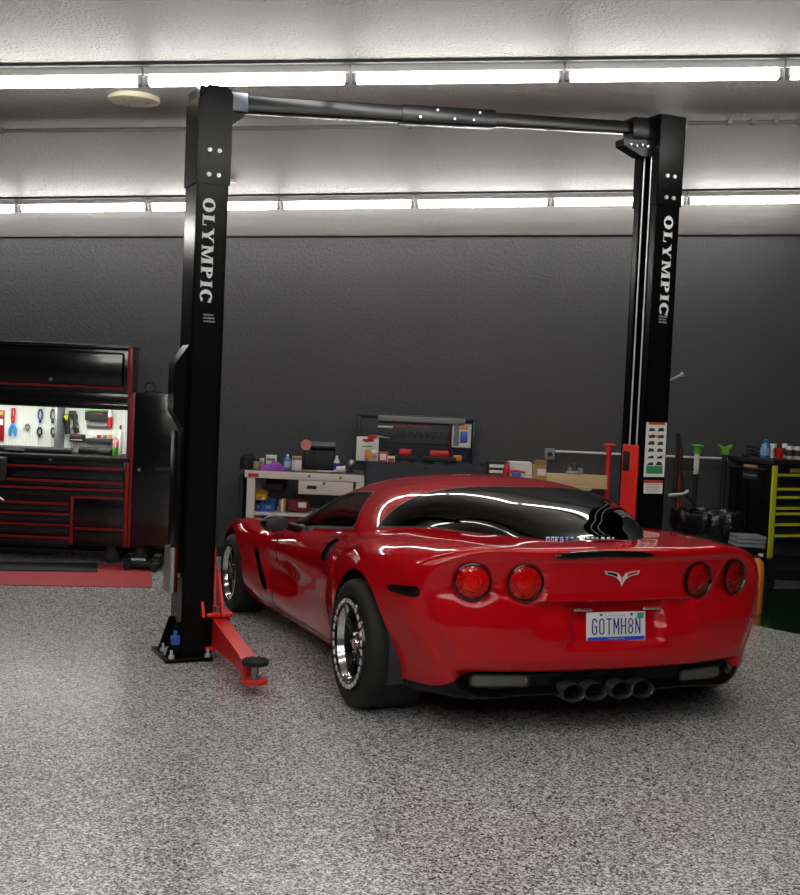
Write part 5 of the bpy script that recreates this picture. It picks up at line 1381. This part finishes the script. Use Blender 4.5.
q = MB(); q.tube([(-.10, -.075, -.055), (-.03, -.075, -.015), (.02, -.075, .0)], .012, 8); q.tube([(-.08, -.075, -.012), (-.03, -.075, .002), (.02, -.075, .002)], .012, 8); q.build('handles', m_red, o); q = MB(); q.tube([(.01, -.075, .0), (.14, -.075, -.012)], [.014, .003], 8); q.tube([(.0, -.075, 0), (.0, .0, 0)], .004); q.build('blades', m_steel, o)
o = lid_thing('red_ruler', 'red bar with a white end fixed near the top of the cart lid', 'bar', 404, 426); lbox(o, 'bar', m_red, 393, 425.4, 430.5, 428, .015); lbox(o, 'bar_end', m_paper, 378, 425.4, 393, 428, .015, label='white end'); lbox(o, 'bar_mark', m_red_trim, 394, 425.9, 404, 427.6, .002, .015, .0005)
o = lid_thing('blister_pack', 'white carded pack with a blue item at the right of the open cart lid', 'pack', 461, 423); lbox(o, 'card', m_paper, 452.5, 423.6, 470.5, 448, .012, .01); lbox(o, 'blue_item', m_blue, 460.5, 431, 467, 442.5, .03, .022, .012); lbox(o, 'orange_item', m_orange, 460, 425.5, 468, 430, .006, .022); lbox(o, 'label_lines', m_grey, 454, 425, 458.5, 446, .001, .022, .0005)
o = lid_thing('coiled_lead', 'small red lead hung beside the white pack on the cart lid', 'lead', 450, 424); q = MB(); q.tube([(0, -.012, 0), (.006, -.02, -.08), (-.01, -.02, -.17), (.0, -.018, -.22), (.03, -.02, -.26), (0, -.02, -.30), (-.02, -.02, -.27)], .006, 8); q.build('lead', m_red_trim, o); q = MB(); q.tube([(0, -.02, 0), (0, 0, 0)], .008); q.build('hook', m_steel, o)
ZC = zc_ - .05
def cart_thing(name, label, cat, u, b=B3 + .30): return rthing(name, label, cat, onb(u, 460, b)[0], b, ZC)
def caliper(u, w, label, mm2):
    o = cart_thing('spare_tool', label, 'power tool', u); k = w
    q = MB(); q.bbox(-.07 * k, .07 * k, -.04, .04, .10, .165, .02); q.build('tool_top', m_red, o, label='red housing')
    q = MB(); q.bbox(-.12 * k, .12 * k, -.05, .05, .055, .105, .012); q.build('tool_body', m_black_matte, o); q = MB(); q.bbox(-.05, .05, -.04, .04, 0, .06, .01); q.build('foot', m_dark_grey, o)
    if mm2: q = MB(); q.bbox(.10 * k, .16 * k, -.03, .03, .07, .125, .012); q.build('end_cap', mm2, o, label='orange end')
    return o
caliper(405, .9, 'black tool with a red top standing on the left of the open cart', None); caliper(439, 1.35, 'wider black tool with a red top and orange end in the open cart', m_orange)
o = cart_thing('red_carton', 'small red and white carton beside the poster in the cart', 'box', 383); q = MB(); q.bbox(-.05, .05, -.03, .03, 0, .13, .003); q.build('box_body', m_red, o); q = MB(); q.bbox(-.03, .03, -.0315, -.029, .05, .11, .0005); q.build('box_label', m_paper, o)
o = cart_thing('red_carton', 'small red carton with white spots right of the first carton', 'box', 380.5, B3 + .12); o.location = o.location + E1 * .10; q = MB(); q.bbox(-.035, .035, -.03, .03, 0, .10, .003); q.build('box_body', m_paper, o); q = MB(); q.bbox(-.03, .03, -.0315, -.029, .03, .08, .0005); q.build('box_label', m_red, o)
o['label'] = 'small white carton with a red label in the cart'

# ---------------------------------------------------------------- wooden bench right of the cart
B4 = 11.1
ab0 = onb(490, 480, B4)[0]; ab1 = onb(608, 480, B4)[0]; zbt = zat(486, B4, 575); WBn = ab1 - ab0
o = rthing('wooden_bench', 'bench with a thick pale wooden top behind the hatch glass of the car', 'workbench', ab0, B4)
S7 = Spot(o, ab0, B4)
q = MB(); q.bbox(0, WBn, 0, .6, zbt - .02, zbt, .004); q.build('bench_top', m_wood, o)
x0, x1, z0, z1 = S7.px(547, 474.5, 607.5, 485); UP = (x0 + ab0, x1 + ab0, z1 - zbt)
q = MB(); q.bbox(.03, WBn - .03, .03, .06, zbt - .12, zbt - .02, .004); ap = q.build('apron', m_black_matte, o)
x0, x1, z0, z1 = S7.px(576.5, 488, 592, 490.5); q = MB(); q.bbox(x0, x1, .026, .031, z0, z1, .001); q.build('apron_label', m_paper, o)
for x in (.03, WBn - .10):
    for y in (.03, .5): q = MB(); q.bbox(x, x + .07, y, y + .07, 0, zbt - .02, .004); q.build('leg', m_black_matte, o)
zu = zbt
o = rthing('wood_plank', 'thick pale plank standing on edge along the wooden bench', 'plank', (UP[0] + UP[1]) / 2, B4 + .01, zbt); q = MB(); q.bbox(-(UP[1] - UP[0]) / 2, (UP[1] - UP[0]) / 2, 0, .06, 0, UP[2], .004); q.build('plank', m_wood, o)
def bt(name, label, cat, u, b=B4 + .25, z=None): return rthing(name, label, cat, onb(u, 470, b)[0], b, zu if z is None else z)
o = bt('battery_charger', 'black and white rack of chargers on the bench right of the navy cart', 'charger', 496, B4 + .2)
a0, a1, z0, z1 = local(488, 461, 505, 480, B4 + .2); W = (a1 - a0) / 2; h_ = z1 - zu
q = MB(); q.bbox(-W, W, 0, .16, 0, h_, .008); q.build('rack_body', m_black_matte, o)
for j in range(2):
    for k in range(4): q = MB(); x = -W + .02 + k * (2 * W - .03) / 4; z = h_ * (.40 + .28 * j); q.bbox(x, x + .035, -.012, .002, z, z + .03, .004); q.build('charger_slot', m_paper, o)
o = bottle('red_bottle', 'red bottle standing between the chargers and the white box', 'bottle', 506, 461, 480, 6, B4 + .12, zu, m_red, m_red_trim, .5)
o = bt('red_pliers', 'red-handled pliers lying on the bench before the white box', 'hand tool', 516, B4 + .06); q = MB(); q.tube([(-.07, 0, .10), (0, 0, .115), (.09, 0, .10)], .011, 8); q.build('handles', m_red, o); q = MB(); q.bbox(-.03, .05, -.02, .04, 0, .105, .01); q.build('holder', m_blue, o)
o = bt('white_case', 'large white case on the bench left of the cardboard box', 'box', 521, B4 + .2)
a0, a1, z0, z1 = local(510, 462, 532.5, 480, B4 + .2); W = (a1 - a0) / 2; h_ = z1 - zu; q = MB(); q.prism([(-W, 0), (W, 0), (W * .9, h_), (-W, h_)], 0, .2, 'y'); q.build('case_body', m_paper, o); q = MB(); q.bbox(-W - .002, W * .97, -.002, .202, h_ * .35, h_ * .38, .001); q.build('lid_seam', m_grey, o)
o = bt('carton', 'brown cardboard box standing open beside the wooden upstand', 'box', 540, B4 + .12)
a0, a1, z0, z1 = local(534, 465, 546, 480, B4 + .12); W = (a1 - a0) / 2; h_ = z1 - zu; q = MB(); q.bbox(-W, W, 0, .14, 0, h_, .003); q.build('box_body', m_card, o); q = MB(); q.prism([(0, h_), (-.03, h_ + .05), (-.027, h_ + .052), (.004, h_)], -W, W, 'x'); q.build('flap', m_card, o); q = MB(); q.box(-W * .4, W * .9, -.002, .001, h_ * .45, h_ * .8); q.build('box_label', m_paper, o)
o = bt('bench_vise', 'small bright metal vise on the wooden upstand', 'vise', 575, B4 + .035, zat(474.5, B4 + .01, 577))
q = MB(); q.bbox(-.075, .075, -.03, .03, 0, .03, .006); q.bbox(-.07, -.03, -.028, .028, .03, .06, .005); q.bbox(.03, .07, -.028, .028, .03, .055, .005); q.build('vise_base', m_steel, o); q = MB(); q.lathe([(0, .03), (.02, .03), (.024, .06), (.014, .09), (.018, .105), (0, .115)], 16); q.build('vise_screw', m_chrome, o)
# wall socket and conduit
BWall = WALLB
a_, z_ = onb(549.5, 454, BWall - .03)
o = rthing('wall_socket', 'grey square socket box on the wall above the wooden bench', 'socket', a_, BWall, z_)
q = MB(); q.bbox(-.05, .05, -.06, 0, -.055, .055, .006); q.build('socket_box', m_grey, o); q = MB(); q.lathe([(0, -.064), (.024, -.064), (.026, -.058)], 20, axis='y'); q.build('outlet', m_black_matte, o, label='round dark outlet')
q = MB(); aa = onb(749, 455, BWall - .03)[0]; zz = zat(455, BWall - .03, 640)
q.tube([tuple(room(a, BWall - .02, zz)) for a in np.linspace(a_ + .05, aa, 10)], .011, 8); tag(q.build('wall_conduit', m_white), 'pale horizontal conduit along the back wall right of the socket box', 'conduit')
# red stand, green-headed stands, red rod
def jack_stand(name, label, u, vt, b, mh, mp, mt, pole_px, split=None, head='fork'):
    a = onb(u, 500, b)[0]; zt = zat(vt, b, u); o = rthing(name, label, 'support stand', a, b, 0, group='tall support stands along the wall')
    q = MB(); r = .024; q.cyl((0, 0, .02), (0, 0, zt - .06), r, n=16); pole = q.build('pole', mp, o)
    if mt is not None: q = MB(); q.cyl((0, 0, split), (0, 0, zt - .05), .026, n=16); q.build('upper_tube', mt, o)
    q = MB(); q.bbox(-.10, .10, -.02, .02, 0, .02, .004); q.bbox(-.02, .02, -.10, .10, 0, .02, .004); q.build('base', m_black_matte, o)
    q = MB()
    if head == 'fork': q.prism([(-.03, zt - .09), (.03, zt - .09), (.035, zt - .045), (.068, zt), (.06, zt + .008), (0, zt - .022), (-.06, zt + .008), (-.068, zt), (-.035, zt - .045)], -.03, .03, 'y')
    else: q.bbox(-.05, .05, -.05, .05, zt - .022, zt, .006); q.lathe([(.035, zt - .09), (.03, zt - .02)], 16); q.bbox(-.02, .02, -.02, .02, zt - .1, zt - .02, .004)
    q.build('head', mh, o)
zs1 = zat(474, 11.55, 694)
jack_stand('jack_stand', 'red pole stand with a flat head beside the right lift column', 606.5, 443.5, 11.5, m_red_lift, m_red_lift, None, 6, head='flat')
jack_stand('jack_stand', 'support stand with a flat green head and white upper tube', 694.5, 444.5, 11.55, m_green, m_black_matte, m_white, 5, zs1, 'flat')
jack_stand('jack_stand', 'support stand with a forked green head right of the white-tubed one', 722, 445, 11.55, m_green, m_black_matte, None, 5, None, 'fork')
a = onb(682.5, 470, 11.6)[0]
o = rthing('red_rod', 'slim red rod standing against the wall right of the right column', 'rod', a, 11.7, 0); q = MB(); q.cyl((0, 0, 0), (0, 0, zat(452, 11.7, 682)), .022, n=14); q.build('rod', m_red_trim, o); q = MB(); q.cyl((0, 0, zat(454, 11.7, 682)), (0, 0, zat(451, 11.7, 682)), .026, n=14); q.build('rod_cap', m_red, o)
# hose reel post with a bright nozzle
a = onb(672, 480, 11.3)[0]
o = rthing('air_hose_stand', 'black hose looped on a stand with a bright metal nozzle, right of the column', 'hose', a + .05, 11.3)
zn = zat(496, 11.3, 672)
q = MB(); q.cyl((0, .05, 0), (0, .05, zat(433, 11.3, 672)), .02, n=12); q.bbox(-.14, .14, -.08, .18, 0, .02, .006); q.bbox(.0, .16, .03, .07, zat(470, 11.3, 672), zat(467, 11.3, 672), .005); q.build('stand_pole', m_black_matte, o)
q = MB(); q.tube([(.0, .02, zat(436, 11.3, 672)), (.03, 0, zat(450, 11.3, 672)), (.02, -.02, zat(470, 11.3, 672)), (.06, -.03, zat(490, 11.3, 672)), (.14, -.02, zat(500, 11.3, 672)), (.22, -.02, zat(508, 11.3, 672)), (.24, 0, .5), (.16, 0, .3), (.05, .02, .25)], .014, 10); q.build('hose', m_rubber, o)
q = MB(); q.cyl((-.09, -.04, zn), (.06, -.04, zn + .02), .028, .022, n=14); q.tube([(.05, -.04, zn + .02), (.10, -.03, zn + .06)], .018, 8); q.build('nozzle', m_steel, o, label='bright metal nozzle')
# trash can with a black bag
bt_ = 10.75; a = onb(707, 525, bt_)[0]; ztc = zat(514, bt_, 710)
o = rthing('trash_can', 'black trash can with a crumpled black bag over its rim', 'trash can', a, bt_)
q = MB(); q.lathe([(0, 0), (.21, 0), (.22, .02), (.28, ztc - .02), (.29, ztc), (.27, ztc), (.21, .05), (0, .05)], 32); q.build('can_body', m_black_matte, o)
rows = []
for j in range(7):
    t = j / 6; row = []
    for i in range(49):
        an = 2 * PI * i / 48; k = math.sin(an * 9) * .010 + math.sin(an * 17 + 1 + 2 * t) * .008
        prof = [(.22, -.12), (.265, -.02), (.285, .02), (.30, .025), (.31, -.02), (.315, -.08), (.31, -.15)][j]
        row.append(((prof[0] + k * (1.4 if j > 1 else .5)) * math.cos(an), (prof[0] + k * (1.4 if j > 1 else .5)) * math.sin(an), ztc + prof[1] + k * 1.2))
    rows.append(row)
q = MB(); q.grid(rows); q.build('trash_bag', mat('bin_bag', '#0e0e10', .16, bump=.9, bscale=26), o, normals=False, label='shiny black plastic bag')
# low shop stool/pad stack
bs = 10.2; a = onb(746, 540, bs)[0]; zst = zat(534.5, bs, 746)
o = rthing('parts_washer', 'low black machine with a stack of grey pads on top, right of the trash can', 'machine', a + .01, bs)
q = MB(); q.bbox(-.12, .12, -.1, .14, .06, zst - .10, .03); q.build('machine_body', m_black_gloss, o)
for k in range(3): q = MB(); q.bbox(-.125 + .006 * k, .125 + .004 * k, -.11, .14, zst - .10 + .033 * k, zst - .069 + .033 * k, .008); q.build('grey_pad', m_grey, o)
for sx in (-.09, .09): q = MB(); q.bbox(sx - .02, sx + .02, -.115, -.095, zst - .17, zst - .145, .004); q.build('latch', m_paper, o)
for sx in (-.09, .09):
    for sy in (-.06, .1): q = MB(); q.lathe([(0, -.015), (.03, -.015), (.03, .015), (0, .015)], 16, Matrix.Translation((sx, sy, .03)), axis='y'); q.build('machine_wheel', m_rubber, o); q = MB(); q.cyl((sx, sy, .03), (sx, sy, .07), .012, n=8); q.build('wheel_stem', m_dark_steel, o)
# orange barrel behind the right rear corner of the car
bo = 9.9; a = onb(757, 566, bo)[0]; zob = zat(558, bo, 757)
o = rthing('orange_jug', 'rounded orange jug on the floor behind the right rear of the car', 'jug', a, bo)
q = MB(); q.lathe([(0, 0), (.05, 0), (.062, .02), (.062, zob * .8), (.05, zob * .93), (.02, zob), (0, zob)], 24); q.build('jug_body', m_orange, o); q = MB(); q.lathe([(.02, zob - .004), (.02, zob + .02), (0, zob + .02)], 16); q.build('cap', m_black_matte, o)
# ---------------------------------------------------------------- cabinet with lime trim
phi = -.45 + 0
pc = onz(770, 588); bc = 11.05; ac = onb(770, 520, bc)[0]; zc2 = zat(459.5, bc, 770)
zcb = zat(558, bc, 770)
CWD, CDP = 1.3, .60
o = rthing('lime_trim_cabinet', 'black drawer cabinet with lime yellow rails at the right photo edge', 'tool chest', ac, bc, 0, .42)
q = MB(); q.bbox(0, CWD, .0, CDP, zcb, zc2 - .05, .008); q.build('cabinet_body', m_black_gloss, o)
q = MB(); q.bbox(-.02, CWD + .02, -.02, CDP + .02, zc2 - .05, zc2, .008); q.build('worktop', m_black_matte, o)
q = MB(); q.bbox(-.004, .05, -.012, .01, zcb, zc2 - .055, .004); q.build('corner_rail', m_yellow, o, label='lime yellow corner rail')
zz = [zat(v, bc, 780) for v in (474.8, 489, 497.3, 508.3, 513.8, 524.8, 536)]
tops = [t + .012 for t in zz] + [zcb + .004]
for k in range(7):
    q = MB(); q.bbox(.055, CWD - .05, -.008, .012, tops[k + 1] + .003, tops[k] - .003, .004); d = q.build('drawer', m_black_gloss, o); q = MB(); q.prism([(-.026, tops[k] - .026), (-.026, tops[k] - .006), (-.008, tops[k] - .002), (-.008, tops[k] - .028)], .055, CWD - .05, 'x'); q.build('drawer_pull', m_yellow, d, label='lime yellow pull rail')
q = MB(); q.bbox(.2, .5, -.010, .0, zc2 - .115, zc2 - .08, .002); q.build('name_plate', mat('dull_gold', '#8c8440', .4), o, label='small dull gold name plate')
for x in (.1, CWD - .12):
    for y in (.10, CDP - .1): caster(o, x, y, zcb, .075)
q = MB(); q.tube([(-.04, .08, zat(470, bc, 760)), (-.04, CDP - .05, zat(470, bc, 760))], .012, 8)
for y in (.1, CDP - .07): q.cyl((0, y, zat(470, bc, 760)), (-.04, y, zat(470, bc, 760)), .008, n=8)
q.build('side_handle', m_dark_steel, o)
zl0, zl1 = zat(481, bc, 755), zat(466, bc, 755)
q = MB(); q.bbox(-.006, .001, .20, .40, zl0, zl1, .001); st = q.build('side_sticker', m_dark_grey, o, label='small notice on the side panel')
q = MB(); q.box(-.0075, -.006, .21, .39, zl1 - .03, zl1 - .005); q.build('sticker_heading', mat('sticker_tan', '#b98f6a', .6), o); q = MB(); q.box(-.0075, -.006, .21, .39, zl0 + .03, zl0 + .045); q.build('sticker_line', m_grey, o)
ZT2 = zc2
bI = bc + .22
ob = bottle('water_bottle', 'clear blue water bottle on the lime-trimmed cabinet', 'bottle', 765, 439, 459, 8.5, bI, ZT2, mat('water_blue', '#3f74b4', .1, coat=.4), m_blue, .4, mat('pale_blue_label', '#7fa9d8', .5))
def cup(name, label, u, v0, b, mm, wpx, straight=False, cat='cup'):
    o = rthing(name, label, cat, onb(u, 452, b)[0], b, ZT2); a0, a1, z0, z1 = local(u - wpx / 2, v0, u + wpx / 2, 459, b); r = (a1 - a0) / 2; h = z1 - ZT2
    if straight: q = MB(); q.lathe([(0, 0), (r * .9, 0), (r, .006), (r, h * .9), (r * .85, h), (0, h)], 24); q.build('can_body', mm, o); q = MB(); q.lathe([(r * .8, h * .995), (r * .8, h * 1.02), (0, h * 1.02)], 20); q.build('can_top', m_steel, o); q = MB(); q.lathe([(r * 1.01, h * .25), (r * 1.015, h * .27), (r * 1.015, h * .7), (r * 1.01, h * .72)], 24); q.build('label_band', m_dark_grey, o)
    else: q = MB(); q.lathe([(0, 0), (r * .72, 0), (r * .98, h), (r * .93, h), (r * .68, .01), (0, .01)], 24); q.build('cup_wall', mm, o); q = MB(); q.lathe([(r * .95, h - .006), (r * 1.02, h - .004), (r * 1.02, h + .003), (r * .95, h + .003)], 24, closed=True); q.build('rim', mm, o)
    return o
cup('drinking_cup', 'red plastic cup beside the water bottle', 779, 448.5, bI, m_red, 10)
cup('drinking_cup', 'white cup behind the red plastic cup', 773, 444, bI + .14, m_paper, 6)
cup('metal_can', 'pale metal can right of the red cup', 789.5, 446, bI + .05, m_cream, 7, True, 'can')
cup('metal_can', 'pale metal can cut by the right photo edge', 797.5, 446.5, bI + .05, m_cream, 7, True, 'can')
cup('metal_can', 'white can standing behind the two pale cans', 784.8, 443.5, bI + .17, m_paper, 5, True, 'can')
o = rthing('cable_coil', 'dark coiled cable at the left end of the lime-trimmed cabinet', 'cable', onb(752, 457, bI + .15)[0], bI + .12, ZT2)
q = MB(); q.tube([((.05 + .01 * math.sin(3 * a)) * math.cos(a), .05 * math.sin(a), .012 + .006 * a) for a in np.linspace(0, 5 * PI, 60)], .010, 8); q.build('coil', m_rubber, o); q = MB(); q.bbox(-.10, -.05, -.015, .015, 0, .026, .005); q.build('plug', m_black_matte, o)
# small lever on the right column, bracket on the ceiling
q = MB(); p0 = MR @ Vector((w, .08, zat(384, 8.3, 672))); p1 = p0 + Vector((.12, -.05, .075)); q.tube([p0, p1], .009, 8); q.ball(p1, .016); q.build('release_lever', m_steel, cr_, label='short bright lever with a knob')
a_, _ = onb(229, 182, 10.6); zc3 = ceil_z(a_, 10.6)
o = rthing('ceiling_bracket', 'small metal bracket on the ceiling just right of the left column', 'bracket', a_, 10.6, zc3); q = MB(); q.bbox(-.06, .06, -.03, .03, -.02, .03, .004); q.bbox(-.05, -.03, -.02, .02, -.10, -.01, .004); q.build('bracket_plate', m_steel, o); q = MB(); q.cyl((-.04, -.03, -.08), (-.04, .03, -.08), .02, n=12); q.build('bracket_roller', m_grey, o)
w_ = bpy.data.worlds.new('world'); bpy.context.scene.world = w_; w_.use_nodes = True
w_.node_tree.nodes['Background'].inputs[0].default_value = (.5, .5, .5, 1); w_.node_tree.nodes['Background'].inputs[1].default_value = .02
vs_ = bpy.context.scene.view_settings
vs_.view_transform = 'Standard'; vs_.look = 'None'; vs_.gamma = 1; vs_.use_curve_mapping = False; vs_.exposure = 0
bpy.context.scene.display_settings.display_device = 'sRGB'
bpy.context.scene.cycles.max_bounces = 8
